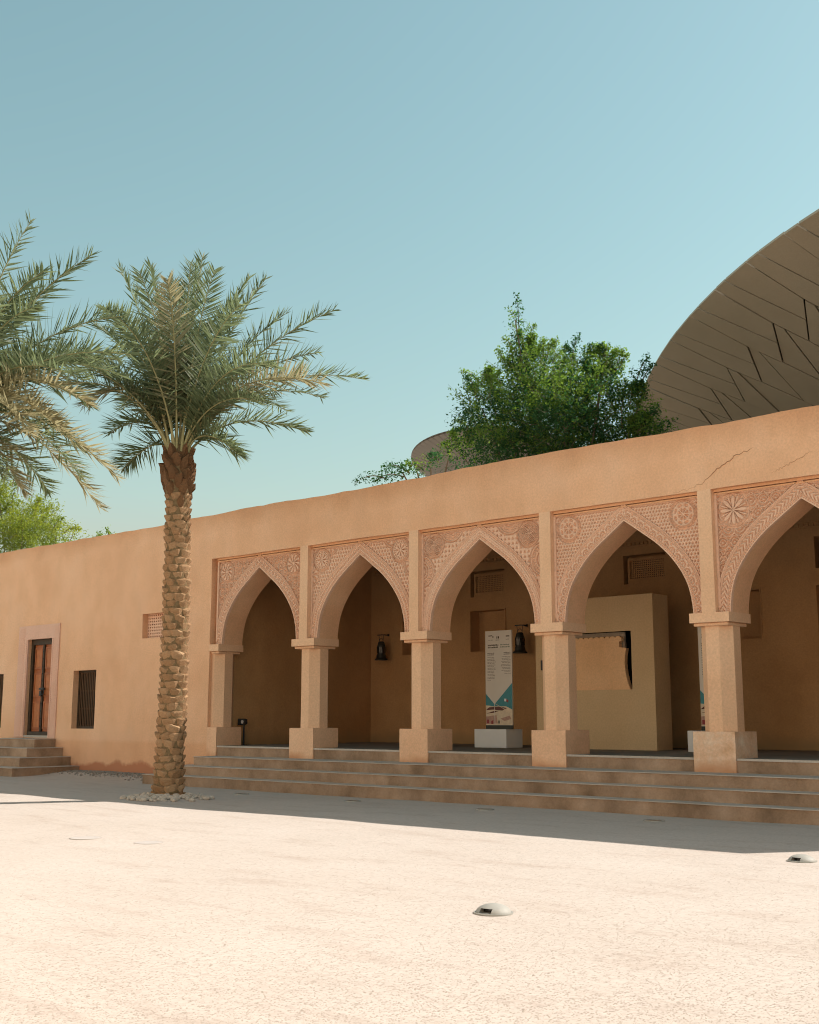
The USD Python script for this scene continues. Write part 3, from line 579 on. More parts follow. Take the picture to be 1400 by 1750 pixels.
# ------------------------------------------------------------------ poster stands
m_teal = plain('print_teal', (.045, .21, .235), .5, .3, vary=.2, vscale=4); m_pr1 = plain('print_brown', (.12, .045, .035), .5, .3); m_pr2 = plain('print_pink', (.42, .25, .19), .5, .3, vary=.3, vscale=16)
m_pr3 = plain('print_cream', (.62, .50, .36), .5, .3, vary=.15, vscale=14); m_pr4 = plain('print_dark', (.03, .035, .028), .5, .3); m_ink = plain('print_ink', (.10, .075, .055), .6, .2); m_maroon = plain('print_maroon', (.25, .04, .045), .5, .3); m_greentxt = plain('print_green_ink', (.20, .24, .18), .6, .2)
def poster(loc, label, heading):
    p = tag(xf('information_stand', W, loc), label, 'poster stand', 'information stands in the arcade')
    obj('base', rbx(-.02, .92, 0, .62, 0, .425, .006), m_white, p)
    px0, px1, pz0, pz1 = .24, 1.02, .44, 2.70; yb = .12
    obj('board', bx(px0, px1, yb, yb+.035, pz0, pz1), m_poster, p)
    obj('foot', bx(px0, px1, yb-.004, yb+.036, .427, .515), m_pr4, p)
    Wd, Hh = px1-px0, pz1-pz0; X = lambda a: px0+a*Wd; Z = lambda b: pz0+b*Hh
    L = lambda pts, m, lay, nm: obj(nm, prism(Polygon([(X(a), Z(b)) for a, b in pts]), yb-.001*lay, yb-.001*lay+.0009), m, p)
    L([(0, .355), (.33, .245), (1, .46), (1, .035), (0, .035)], m_teal, 1, 'printed_picture')
    L([(0, .235), (.3, .225), (.75, .225), (1, .19), (1, .035), (0, .035)], m_pr3, 2, 'printed_picture')
    L([(0, .185), (.12, .215), (.55, .222), (.8, .205), (.62, .18), (.3, .19)], m_pr1, 3, 'printed_picture')
    L([(0, .15), (.3, .158), (.5, .178), (.3, .176)], m_pr1, 4, 'printed_picture'); L([(0, .12), (.4, .135), (.45, .05), (0, .045)], m_pr2, 4, 'printed_picture')
    L([(.55, .10), (.9, .13), (.96, .095), (.7, .075)], m_pr2, 4, 'printed_picture'); L([(.03, .09), (.12, .09), (.12, .05), (.03, .05)], m_maroon, 5, 'printed_picture'); L([(.2, .075), (.28, .085), (.28, .045), (.2, .045)], m_maroon, 5, 'printed_picture')
    L([(.47, .08), (.52, .08), (.52, .05), (.47, .05)], m_pr4, 5, 'printed_picture'); L([(.325, .25), (.345, .25), (.355, .037), (.335, .037)], m_poster, 6, 'printed_picture')
    L([(.34, .252), (.36, .252), (.86, .175), (.82, .175)], m_pr3, 6, 'printed_picture')
    L([(.70, .30), (.78, .30), (.77, .272), (.70, .275)], m_white, 5, 'printed_flag'); L([(.78, .30), (.86, .282), (.84, .262), (.77, .272)], m_maroon, 5, 'printed_flag')
    # logos and rows of small print, too small to read: strokes of words
    rr = np.random.default_rng(4); ink = []; grn = []
    def words(z0, a, b, h, into, right=False, dens=.72):
        x = a
        while x < b-.012:
            w = min(rr.uniform(.02, .075), b-x)
            for q in np.arange(x, x+w, .0145):
                hh_ = h*(rr.uniform(.55, 1.0)); into.append(bx(X(q), X(min(q+.0105, b)), yb-.0012, yb-.0002, Z(z0), Z(z0)+hh_))
            x += w+.016
    L([(.10, .952), (.27, .956), (.27, .946), (.14, .944)], m_ink, 1, 'printed_logo'); L([(.27, .944), (.32, .944), (.32, .930), (.27, .932)], m_ink, 1, 'printed_logo')
    L([(.42, .942), (.44, .942), (.44, .918), (.42, .918)], m_ink, 1, 'printed_logo'); L([(.48, .942), (.53, .942), (.53, .918), (.48, .918)], m_ink, 1, 'printed_logo'); L([(.79, .946), (.92, .946), (.92, .934), (.79, .934)], m_ink, 1, 'printed_logo')
    words(.903, .12, .30, .012, ink); words(.901, .40, .54, .012, ink); words(.905, .79, .92, .012, ink)
    for z0 in (.845, .822): words(z0, .10, .50, .038, ink); words(z0+.002, .57, .93, .034, grn)
    for z0 in (.765, .748): words(z0, .08, .34, .021, ink); words(z0+.003, .70, .95, .021, ink)
    for i in range(16): words(.722-.0155*i, .08, .36+.05*rr.uniform(-1, 1) if i < 15 else .2, .0135, ink)
    for i in range(12): words(.726-.0155*i, .62+.04*rr.uniform(-1, 1) if i < 10 else .72, .95, .0135, ink)
    words(.012, .05, .45, .014, grn)
    tag(obj('lettering', cat(*ink), m_ink, p), kind='stuff'); tag(obj('lettering', cat(*grn), m_greentxt, p), kind='stuff')
    return p
poster((6.22, 3.0, ZF), 'white-based information stand with a teal picture, seen fully through the third arch', 'a')
q_ = poster((11.81, 3.0, ZF), 'information stand half hidden behind the pale weathered column, right of the cream display box', 'b')

# ------------------------------------------------------------------ lanterns
def lantern(loc):
    l = xf('wall_lantern', W, loc)
    obj('bracket', cat(bx(-.15, .15, -.012, .012, .70, .725), bx(-.02, .02, 0, .3, .705, .73), bx(-.02, .02, .27, .315, .69, .75)), m_lantern, l)
    obj('rod', tube([(-.09, 0, .70), (-.07, 0, .52)], .008, 5), m_lantern, l); obj('rod', tube([(.09, 0, .70), (.07, 0, .52)], .008, 5), m_lantern, l)
    prof = np.array([(0, .53), (.05, .53), (.075, .50), (.085, .44), (.10, .40), (.095, .18), (.11, .14), (.115, .07), (.15, .03), (.155, 0), (0, 0)])
    prof = prof*[1.22, 1.0]; b = trimesh.creation.revolve(prof[::-1], sections=20); obj('body', b, m_lantern, l, smooth=30)
    obj('glass', trimesh.creation.revolve(np.array([(.122, .2), (.126, .21), (.128, .37), (.122, .38)]), sections=20), m_lampglass, l, smooth=30)
    obj('handle', tube([(.07*math.cos(t), 0, .53+.09*math.sin(t)) for t in np.linspace(0, np.pi, 9)], .008, 5), m_lantern, l)
    return l
l1 = tag(lantern((5.70, 5.48, 3.165)), 'dark metal lantern hanging on the back wall beside the teal poster stand', 'lantern', 'lanterns on the back wall')
l2 = tag(copy_of(l1, 'wall_lantern', (.80, 5.48, 3.14)), 'dark metal lantern in the shaded left corner seen through the second arch', 'lantern', 'lanterns on the back wall')

# small floodlight on a post in the first bay
sp = tag(xf('post_light', W, (.34, .92, ZF)), 'small black floodlight on a thin post by the leftmost plinth', 'floodlight')
obj('post', tube([(0, 0, 0), (0, 0, .56)], .022, 8), m_iron, sp, smooth=30); obj('foot_plate', bx(-.06, .06, -.06, .06, 0, .012), m_iron, sp)
obj('head', rbx(-.17, .02, -.08, .06, .50, .66, .015), m_iron, sp); obj('lens', trimesh.creation.cylinder(.045, .02, sections=16).apply_transform(trimesh.transformations.rotation_matrix(np.pi/2, [1, 0, 0])).apply_translation((.03, -.085, .58)), m_greyplate, sp, smooth=30)
obj('head', rbx(.021, .085, -.08, .05, .52, .65, .012), m_iron, sp)

# ------------------------------------------------------------------ lights set in the ground
def dome_light(loc, rz):
    d = xf('ground_light', W, loc); d_ = UsdGeom.Xformable(d); d_.AddRotateZOp().Set(math.degrees(rz))
    rr = np.linspace(0, 1, 12)
    prof = np.c_[.148*np.sin(rr*np.pi/2)**.9, .072*np.cos(rr*np.pi/2)**1.15]
    shell = trimesh.creation.revolve(np.r_[[(0, -.03)], [(.15, -.03)], prof[::-1]], sections=40)
    man = m3.Manifold(m3.Mesh(np.array(shell.vertices, np.float32), np.array(shell.faces, np.uint32)))
    man = man.hull() - mbx(.06, .3, -.055, .055, .010, .044)
    obj('shell', tri(man), m_lampshell, d, smooth=35)
    obj('lens', bx(.055, .062, -.056, .056, .009, .045), m_lampglass, d)
    obj('rim', trimesh.creation.annulus(.150, .163, .014, sections=40).apply_translation((0, 0, .0)), m_lampshell, d, smooth=30)
    obj('screw', trimesh.creation.cylinder(.006, .004, sections=8).apply_translation((.02, .09, .052)), m_iron, d)
    return d
def gz(x, y): return float(ground_z(np.array([x]), np.array([y]))[0])
vdir = lambda x, y: math.atan2(CAM[1]-y, CAM[0]-x)
d1 = tag(dome_light((17.93, -11.10, gz(17.93, -11.1)+.004), vdir(17.9, -11.1)-.55), 'nearest grey domed ground light alone on the open sunlit sand', 'ground light', 'domed lights on the sand')
d2 = xf('ground_light', W, None)
UsdGeom.Xformable(d2).AddTranslateOp().Set(Gf.Vec3d(18.26, -6.05, gz(18.26, -6.05)+.004)); UsdGeom.Xformable(d2).AddRotateZOp().Set(math.degrees(vdir(18.2, -6)-.55))
d2.GetReferences().AddInternalReference(d1.GetPath()); d2.SetInstanceable(True)
tag(d2, 'grey domed ground light just beyond the shadow edge at the right of the picture', 'ground light', 'domed lights on the sand')
def disc_light(loc):
    d = xf('sunken_light', W, loc)
    obj('rim', trimesh.creation.annulus(.13, .165, .018, sections=36), m_lampshell, d, smooth=30)
    obj('lens', trimesh.creation.cylinder(.13, .010, sections=36), m_lampglass, d, smooth=30)
    return d
pos = [(14.22, -2.43), (10.84, -2.41), (7.66, -2.47), (4.42, -2.52)]
lab = ['flush round ground light in the shade before the display box arch', 'flush round ground light in the shade before the third arch and poster', 'flush round ground light in the shade before the second arch', 'flush round ground light in the shade just right of the palm trunk']
e0 = None
for (x, y), lb in zip(pos, lab):
    if e0 is None: e0 = disc_light((x, y, gz(x, y)+.008)); o = e0
    else: o = copy_of(e0, 'sunken_light', (x, y, gz(x, y)+.008))
    tag(o, lb, 'ground light', 'round lights set flush in the ground')
def cover(loc, r, label):
    c = xf('cover_plate', W, loc); obj('plate', trimesh.creation.cylinder(r, .012, sections=36), m_greyplate, c, smooth=30); obj('rim', trimesh.creation.annulus(r+.002, r+.02, .013, sections=36), m_rimdust, c, smooth=30)
    tag(c, label, 'cover plate', 'round plates in the sand')
cover((10.12, -9.90, gz(10.12, -9.9)+.003), .19, 'left one of two faint round plates nearly covered by sunlit sand')
cover((11.18, -9.66, gz(11.18, -9.66)+.001), .17, 'right one of two faint round plates nearly covered by sunlit sand')

# ------------------------------------------------------------------ stones and gravel
def stone(c, s, rg):
    t = trimesh.creation.icosphere(1, 1.0); v = t.vertices*(1+.28*(rg.random((len(t.vertices), 1))-.5)); v *= s*np.array([1, rg.uniform(.65, 1), rg.uniform(.5, .8)])
    a = rg.uniform(0, 6.28); v = v@np.array([[math.cos(a), math.sin(a), 0], [-math.sin(a), math.cos(a), 0], [0, 0, 1]])
    return trimesh.Trimesh(v+c, t.faces, process=False)
rg = np.random.default_rng(11); TX, TY = 4.7, -4.6
st_ = []
for i in range(190):
    a = rg.uniform(0, 6.28); r = .30+.52*rg.random()**1.3; s = rg.uniform(.03, .085); x, y = TX+r*1.1*math.cos(a), TY+r*math.sin(a)
    st_.append(stone((x, y, gz(x, y)+s*.35 + max(0, .06*(.55-r))), s, rg))
tag(obj('stones', cat(*st_), m_stone, smooth=False), 'ring of small white stones heaped round the foot of the palm trunk', 'stones', None, 'stuff')
gv = []
for i in range(1500):
    x = rg.uniform(-5.7, .4); y = -.05-abs(rg.normal(0, .35)); s = rg.uniform(.012, .035)
    gv.append(stone((x, y, gz(x, y)+s*.3), s, rg))
tag(obj('wall_gravel', cat(*gv), m_graygravel), 'strip of grey gravel along the foot of the left wall', 'gravel', None, 'stuff')
inst = UsdGeom.PointInstancer.Define(stage, W+'/sand_pebbles'); tag(inst, 'fine loose pebbles scattered over the courtyard sand', 'pebbles', None, 'stuff')
protos = []
for i in range(4):
    t = trimesh.creation.icosphere(0, 1.0); t.vertices = t.vertices*(1+.3*(rg.random((12, 1))-.5))*[1, .8, .6]
    protos.append(usdkit.mesh(stage, f'{W}/sand_pebbles/pebble' + (f'_{i:03d}' if i else ''), t, m_pebble, True).GetPath())
inst.CreatePrototypesRel().SetTargets(protos)
N = 60000
dd = 5.2 + rg.exponential(3.4, N); dd = dd[dd < 19]; N = len(dd); la = rg.uniform(-.38, .38, N)
PX = CAM[0] + dd*(FWH[0]*np.cos(la)+rt[0]*np.sin(la)); PY = CAM[1] + dd*(FWH[1]*np.cos(la)+rt[1]*np.sin(la))
ok = PY < -1.75; PX, PY = PX[ok], PY[ok]; N = len(PX)
sz = .0035 + .0065*rg.random(N)**2.0; sz[rg.random(N) < .004] *= 1.8
inst.CreatePositionsAttr(Vt.Vec3fArray.FromNumpy(np.c_[PX, PY, ground_z(PX, PY)-sz*.22].astype(np.float32)))
inst.CreateScalesAttr(Vt.Vec3fArray.FromNumpy(np.repeat(sz[:, None], 3, 1).astype(np.float32)))
inst.CreateProtoIndicesAttr(Vt.IntArray.FromNumpy(rg.integers(0, 4, N).astype(np.int32)))
qa = rg.uniform(0, np.pi, N); inst.CreateOrientationsAttr(Vt.QuathArray([Gf.Quath(float(math.cos(a)), 0, 0, float(math.sin(a))) for a in qa]))

# ------------------------------------------------------------------ unseen wing behind the camera, placed to bounce sunlight onto the arcade
ow = tag(xf('opposite_building'), 'unseen two-storey pale plaster wing behind the viewer, placed to bounce sunlight onto the arcade', 'building')
m_ow = plaster('pale_wing_plaster', (.80, .64, .48), (.75, .58, .42), (.84, .70, .55), low=(.62, .44, .30))
man = mbx(-24, 52, -32, -21.6, -.4, 11.4)
for i in range(15):
    x = -22 + i*5
    man = man - mbx(x, x+1.1, -22.0, -21, 1.2, 3.1) - mbx(x, x+1.1, -22.0, -21, 6.6, 8.6)
obj('wall', rough(man, 1.2, .012, 1.2, 300), m_ow, ow, smooth=40)
for i in range(15):
    x = -22 + i*5
    for z0, z1 in ((1.2, 3.1), (6.6, 8.6)): obj('shutter', bx(x, x+1.1, -21.95, -21.9, z0, z1), m_darkwood, ow)
obj('cornice', bx(-24.1, 52.1, -21.61, -21.45, 5.3, 5.5), m_ow, ow); obj('parapet', bx(-24.1, 52.1, -22.1, -21.45, 11.38, 11.7), m_ow, ow)


# ------------------------------------------------------------------ date palms
def frond_mesh(P0, P1, P2, rg, dens=92, lmax=.62, hang=.0, twist=0.0):
    t = np.linspace(0, 1, 40)[:, None]; C = (1-t)**2*P0 + 2*t*(1-t)*P1 + t*t*P2
    seg = np.r_[0, np.cumsum(np.linalg.norm(np.diff(C, axis=0), axis=1))]; Ltot = seg[-1]
    rach = tube(C[::3], np.interp(np.linspace(0, 1, len(C[::3])), [0, .12, .5, 1], [.036, .022, .013, .004]), 5)
    V, Fc = [], []; n = 0
    for side in (-1, 1):
        for i in range(dens):
            s = .17 + .83*(i+.3+.4*rg.random())/dens
            if rg.random() < .035: continue
            d = s*Ltot; c = np.array([np.interp(d, seg, C[:, k]) for k in range(3)]); c2 = np.array([np.interp(min(d+.05, Ltot), seg, C[:, k]) for k in range(3)]); c1 = np.array([np.interp(max(d-.05, 0), seg, C[:, k]) for k in range(3)])
            T = c2-c1; T /= np.linalg.norm(T); S = np.cross(T, [0, 0, 1.0]); nS = np.linalg.norm(S); S = S/nS if nS > .05 else np.array([1.0, 0, 0])
            Nn = np.cross(S, T)
            if twist: S, Nn = S*math.cos(twist)+Nn*math.sin(twist), -S*math.sin(twist)+Nn*math.cos(twist)
            fwd = np.interp(s, [.17, .6, 1], [.45, .62, 1.25]); lift = rg.uniform(.25, 1.0) if rg.random() < .7 else rg.uniform(-.45, .3)
            D = side*S + fwd*T + lift*Nn + rg.normal(0, .13, 3); D /= np.linalg.norm(D)
            L = lmax*np.interp(s, [.17, .3, .6, .85, 1], [.55, .95, 1.0, .7, .36])*rg.uniform(.85, 1.1)
            wv = np.cross(D, Nn if abs(D@Nn) < .9 else T); wv /= np.linalg.norm(wv)
            wv = wv*math.cos(.5) + np.cross(D, wv)*math.sin(.5)*side
            ra_ = rg.normal(0, .6); wv = wv*math.cos(ra_) + np.cross(D, wv)*math.sin(ra_)
            w = .0145*rg.uniform(.8, 1.25)
            sag = np.array([0, 0, -1.0])*(.02+hang)*L
            m = c+D*L*.45 + sag*.3; e = c+D*L + sag*1.3
            V += [c-wv*w*.6, c+wv*w*.6, m-wv*w, m+wv*w, e]; Fc += [[n, n+1, n+3], [n, n+3, n+2], [n+2, n+3, n+4]]; n += 5
    return rach, trimesh.Trimesh(np.array(V), Fc, process=False)
def palm(base, top, fronds, label, seed, boots=True, scale=1.0):
    rg = np.random.default_rng(seed); base, top = np.array(base, float), np.array(top, float); H = top[2]-base[2]
    p = tag(xf('date_palm', W), label, 'palm tree', 'date palms of the courtyard')
    tr = xf('trunk', p)
    ax = lambda h: base + (top-base)*(h/H) + np.array([.05, .03, 0])*math.sin(h/H*np.pi)
    hs = np.linspace(-.1, H+.1, 24); rad = np.interp(hs/H, [0, .03, .12, .8, .86, .93, 1.0], [.30, .285, .255, .225, .23, .29, .20])
    obj('core', tube([ax(h) for h in hs], rad, 18), m_fibre, tr, smooth=True)
    rows = 48; per = 6
    for i in range(rows):
        h = .02 + (H*.985-.02)*i/(rows-1); f = h/H
        for j in range(per):
            new = f > .85 + rg.uniform(-.03, .03)
            a = (j + .5*(i % 2) + .06*rg.normal())*2*np.pi/per + .12*i
            r0 = np.interp(f, [0, .03, .12, .8, .86, .93, 1.0], [.275, .26, .23, .20, .205, .262, .18])
            ww = r0*math.sin(np.pi/per)*(1.16 if not new else .9)*rg.uniform(.85, 1.1); hh = rg.uniform(.125, .165)*(1.2 if new else 1); out = rg.uniform(.045, .08)*(1.5 if new else 1)
            tilt = rg.uniform(-.02, .035); sk = rg.normal(0, .015)
            # wedge: narrow foot below, ledge with a flat cut on top
            pts = [(r0-.07, -ww*.9, -hh*.8), (r0-.07, ww*.9, -hh*.8), (r0-.022, -ww*.55, -hh*.85), (r0-.012, 0, -hh*.9), (r0-.022, ww*.55, -hh*.85),
                   (r0-.07, -ww, hh*.5), (r0-.07, ww, hh*.5), (r0+out*.25-.01, -ww*.98, hh*.40+sk), (r0+out*.25-.01, ww*.98, hh*.40-sk),
                   (r0+out*.9, -ww*.6, hh*.46+sk), (r0+out, 0, hh*.47+tilt*.4), (r0+out*.9, ww*.6, hh*.46-sk), (r0+out*.86, -ww*.6, hh*.24+sk), (r0+out*.95, 0, hh*.22), (r0+out*.86, ww*.6, hh*.24-sk)]
            if new: pts += [(r0+out+rg.uniform(.0, .07), rg.normal(0, .03), hh*rg.uniform(.7, 1.5)), (r0+out*.5, -ww*.5, hh*.9), (r0+out*.5, ww*.5, hh*.9)]
            pts = np.array(pts) + rg.normal(0, .007, (len(pts), 3))*(2.0 if new else .8)
            t = tri(m3.Manifold.hull_points(pts)); c, s = math.cos(a), math.sin(a)
            t.vertices = t.vertices@np.array([[c, s, 0], [-s, c, 0], [0, 0, 1]]) + ax(h)
            obj('leaf_base', t, m_boot_new if new else m_boot, tr)
    for spec in fronds:
        dx, dz, dy, arch = spec[:4]; kind = spec[4] if len(spec) > 4 else 'g'; hang = spec[5] if len(spec) > 5 else 0.0
        tip = top + (rt*dx + FWH*dy + np.array([0, 0, dz]))*scale
        hd = rt*dx + FWH*dy; nh = np.linalg.norm(hd)+1e-6
        P0 = top + hd/nh*.16 + np.array([0, 0, -.02]) + rg.normal(0, .03, 3)
        P1 = top + (hd*.36 + np.array([0, 0, .55*dz+arch]))*scale
        ra, lf = frond_mesh(P0, P1, tip, rg, hang=hang, lmax=.66*scale, twist=rg.normal(0, .25))
        fr = xf('frond', p)
        obj('rachis', ra, m_rachis, fr, smooth=True); obj('leaflets', lf, m_frond_dry if kind == 'd' else m_frond, fr)
    return p
F1 = [(.44, 3.95, -.4, .3), (1.28, 3.85, .5, .3), (1.75, 3.45, -.5, .2), (-.32, 3.8, .6, .3), (-.75, 4.0, .2, .3), (-1.27, 3.75, -.3, .25),
      (3.15, 2.75, -.6, .55), (2.7, 2.5, 1.4, .6), (3.75, 1.40, -.3, 1.15), (3.0, 1.0, -1.4, 1.25, 'd'), (2.55, .55, .6, .75), (1.3, -.2, -.5, .75), (2.2, 1.1, -2.2, 1.3), (2.75, 1.6, 1.8, 1.0),
      (-3.3, 2.2, -.3, .75), (-2.6, 2.3, 1.2, .7), (-1.75, .75, -.7, 1.45, 'd', .1), (-1.6, .55, .8, .75), (-1.25, -.25, .6, .65), (-2.3, 1.1, -1.0, 1.0), (-2.6, 1.5, -1.6, .9), (-2.0, 2.9, .8, .45),
      (.15, 2.75, -2.3, .75, 'd'), (-.5, 3.1, -1.8, .5), (.9, 3.2, -1.6, .5), (-.9, 2.1, -2.5, .9), (1.5, 2.3, -2.2, .8),
      (.2, 3.3, 1.9, .5), (-.8, 2.6, 2.5, .8), (1.0, 2.4, 2.6, .8), (1.9, 1.5, 2.6, 1.1), (-1.8, 1.5, 2.5, 1.1), (.1, 1.0, 3.3, 1.3), (.2, 4.0, .2, .2), (1.0, 3.6, 1.2, .3), (2.1, 3.0, .3, .35), (-1.5, 3.2, .9, .3),
      (.3, 3.6, -.9, .3), (1.9, .6, -1.5, .95), (-1.2, 2.4, -1.6, .6)]
palm((TX, TY, gz(TX, TY)-.02), (5.02, -4.86, 6.83), F1, 'full date palm with a rough scaly trunk, standing before the left wall', 21)
s2 = 4.0
F2 = [(2.6, .35, -.8, 1.35, 'd'), (2.2, .75, .9, 1.3), (1.9, -.3, -1.5, 1.35, 'd'), (2.9, 1.1, .2, 1.2), (2.4, -.75, -.3, 1.5), (1.7, 1.9, -1.0, .8), (2.3, 1.6, .9, .9), (1.3, -.9, .2, 1.1, 'd'), ((320)/102, 135/102, -.3, .95), (225/102, -10/102, -1.0, 1.35, 'd'), (290/102, -65/102, .3, 1.5, 'd'), (250/102, -110/102, .8, 1.6, 'd'), (125/102, -85/102, -.6, 1.2), (150/102, -75/102, 1.0, 1.1),
      (252/102, 305/102, -.5, .55), (284/102, 235/102, .6, .75), (120/102, 398/102, .2, .3), (200/102, 240/102, -1.4, .8), (270/102, 60/102, -1.3, 1.3), (260/102, 175/102, 1.3, .9), (60/102, 390/102, -.6, .3), (-20/102, 400/102, .3, .3),
      (100/102, 330/102, -1.3, .5), (120/102, 320/102, 1.5, .5), (180/102, 20/102, 2.0, 1.3), (160/102, 150/102, -2.4, 1.1), (-150/102, 330/102, .3, .5), (-250/102, 250/102, -.4, .7), (-320/102, 120/102, .4, 1.0), (-300/102, -20/102, -.5, 1.3), (-200/102, 150/102, 2.0, 1.0), (-180/102, 180/102, -2.0, 1.0), (20/102, 200/102, 2.8, 1.0), (0, 180/102, -2.8, 1.0)]
c2 = px_at(-95, 745, 20.0)
palm((c2[0]-.1, c2[1]-.1, -.1), tuple(c2), F2, 'second date palm at the left edge, only its drooping fronds in the picture', 33)

# ------------------------------------------------------------------ trees behind the building
def leaves(C, N, size, rg):
    """rhombic leaves at C facing N"""
    n = len(C); a = rg.normal(size=(n, 3)); a /= np.linalg.norm(a, axis=1)[:, None]
    N = N/np.linalg.norm(N, axis=1)[:, None]; u = np.cross(N, a); u /= np.linalg.norm(u, axis=1)[:, None]+1e-9; v = np.cross(N, u)
    s = size*rg.uniform(.6, 1.25, (n, 1)); V = np.stack([C-u*s, C+v*s*.48+N*s*.12, C+u*s, C-v*s*.48+N*s*.12], 1).reshape(-1, 3)
    i = np.arange(n)[:, None]*4; return trimesh.Trimesh(V, np.r_[i+[0, 1, 2], i+[0, 2, 3]], process=False)
def bush(name, label, category, blobs, y, root, mat, leaf, per_m3, seed, tw=.55, depth=.8, sprigs=(), light=None):
    """blobs: (px, py, r_px) clumps seen in the photograph, set at their real distance behind the building; trunk and limbs reach each clump"""
    rg = np.random.default_rng(seed); t = tag(xf(name, W), label, category); light = light or m_leaf_light
    cs = []
    for px, py, r in blobs:
        d = fw + rt*(px-700)/F_PX + up*(875-py)/F_PX; tt = (y-CAM[1])/d[1]; c = CAM + d*tt; rad = r*tt/F_PX
        c = c + np.array([0, rg.uniform(-.6, .6)*rad*1.6, 0]); cs.append((c, rad))
    root = np.array(root, float); crown_mid = np.mean([c for c, _ in cs], axis=0)
    fork = np.array([root[0]*.6+crown_mid[0]*.4, root[1]*.6+crown_mid[1]*.4, root[2]+.45*(crown_mid[2]-root[2])])
    obj('trunk', tube([root, (root*.4+fork*.6)+[.1, .05, 0], fork], [.22, .17, .13], 9), m_bark, t, smooth=True)
    cr, limbs, ng = [], [], []
    for c, rad in cs:
        mid = (fork+c)/2 + np.array([0, 0, -.15*np.linalg.norm(c-fork)*.3]); limbs.append(tube([fork, mid, c], [.07, .045, .02], 6))
        ntw = max(6, int(per_m3*rad**3*4.2)) if rad > .4 else max(8, int(per_m3*rad**2*2))
        dirs = rg.normal(size=(ntw, 3)); dirs /= np.linalg.norm(dirs, axis=1)[:, None]
        o = c + dirs*rad*(rg.random((ntw, 1))**.45)*[1, depth, 1]*.92
        td = dirs*.8 + rg.normal(0, .35, (ntw, 3)) + [0, 0, .35]; td /= np.linalg.norm(td, axis=1)[:, None]
        k = 11; s = np.linspace(0, 1, k)[None, :, None]; L = tw*rg.uniform(.5, 1.25, (ntw, 1, 1))
        pts = (o[:, None] + td[:, None]*s*L + np.array([0, 0, -.18])*s**2*L + rg.normal(0, .06, (ntw, k, 3))).reshape(-1, 3)
        nn = rg.normal(0, .55, pts.shape) + [0, 0, .75]
        lightw = ((dirs[:, 2] > .1) | (rg.random(ntw) < .18)) & (rg.random(ntw) < .85)  # upper twigs get paler young leaves, sunlight painted into their colour
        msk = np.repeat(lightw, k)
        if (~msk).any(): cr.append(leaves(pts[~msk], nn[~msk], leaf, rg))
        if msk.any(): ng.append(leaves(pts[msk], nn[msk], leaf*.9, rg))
        for q in range(0, ntw, 5): limbs.append(tube([o[q], o[q]+td[q]*L[q, 0, 0]], [.008, .004], 3, False))
    sprigs = list(sprigs)
    for px, py, r in blobs:
        if r > 20 and len(blobs) > 8:
            for q in range(5):
                a = rg.uniform(-2.9, -.25); sprigs.append((px+r*.6*math.cos(a), py+r*.6*math.sin(a), px+r*1.25*math.cos(a)+rg.normal(0, 4), py+r*1.25*math.sin(a)-6))
    for px0, py0, px1, py1 in sprigs:
        A0, A1 = [CAM + (fw+rt*(a-700)/F_PX+up*(875-b)/F_PX)*((y-CAM[1])/((fw+rt*(a-700)/F_PX+up*(875-b)/F_PX)[1])) for a, b in ((px0, py0), (px1, py1))]
        s = np.linspace(0, 1, 26)[:, None]; line = A0+(A1-A0)*s + np.array([0, 0, .12])*np.sin(s*np.pi)*np.linalg.norm(A1-A0)
        limbs.append(tube(line[::5], np.linspace(.025, .006, len(line[::5])), 4, False))
        pts = (line[:, None] + rg.normal(0, .15, (26, 7, 3))*(1.15-s[:, None]*.8)).reshape(-1, 3); cr.append(leaves(pts, rg.normal(0, .6, pts.shape)+[0, 0, .7], leaf*.95, rg)) if rg.random() < .4 else ng.append(leaves(pts, rg.normal(0, .6, pts.shape)+[0, 0, .7], leaf*.95, rg))
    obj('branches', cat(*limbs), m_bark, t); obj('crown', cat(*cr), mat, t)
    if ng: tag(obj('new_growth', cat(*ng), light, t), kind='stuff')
    return t
bush('shade_tree', 'dense dark green leafy tree rising behind the parapet beside the large disc', 'tree',
     [(888, 580, 16), (890, 615, 34), (880, 665, 52), (925, 640, 44), (850, 705, 50), (930, 705, 78), (990, 650, 48), (1005, 720, 78), (1050, 665, 44), (1062, 725, 56), (830, 755, 46), (900, 770, 70), (980, 780, 70), (1060, 770, 70), (1100, 745, 26), (825, 665, 26), (1035, 625, 24), (790, 775, 30), (1088, 690, 24), (886, 548, 10), (890, 566, 13), (985, 690, 44), (1000, 755, 60)], 14.0, (1.0, 14.3, 0), m_leaf_dark, .060, 46, 5, .5, 1.0,
     [(888, 590, 884, 503), (895, 600, 915, 556), (885, 610, 862, 578), (835, 672, 788, 634), (820, 690, 800, 655), (975, 630, 988, 574), (1000, 625, 1022, 590), (1050, 640, 1066, 598), (1085, 660, 1108, 608), (1095, 660, 1116, 622), (930, 615, 952, 582), (880, 640, 858, 612), (820, 740, 796, 712), (1040, 630, 1050, 605)])
bush('roof_shrub', 'small bright green shrub leaning over the parapet left of the dark tree', 'shrub',
     [(765, 785, 22), (740, 800, 18), (715, 806, 15), (690, 808, 14), (790, 800, 18)], 9.0, (-.6, 9.3, 6.42), m_leaf_bright, .055, 34, 6, .4, 1.0,
     [(700, 808, 655, 798), (690, 815, 640, 822), (660, 818, 606, 826), (720, 800, 690, 795), (750, 785, 735, 778)])
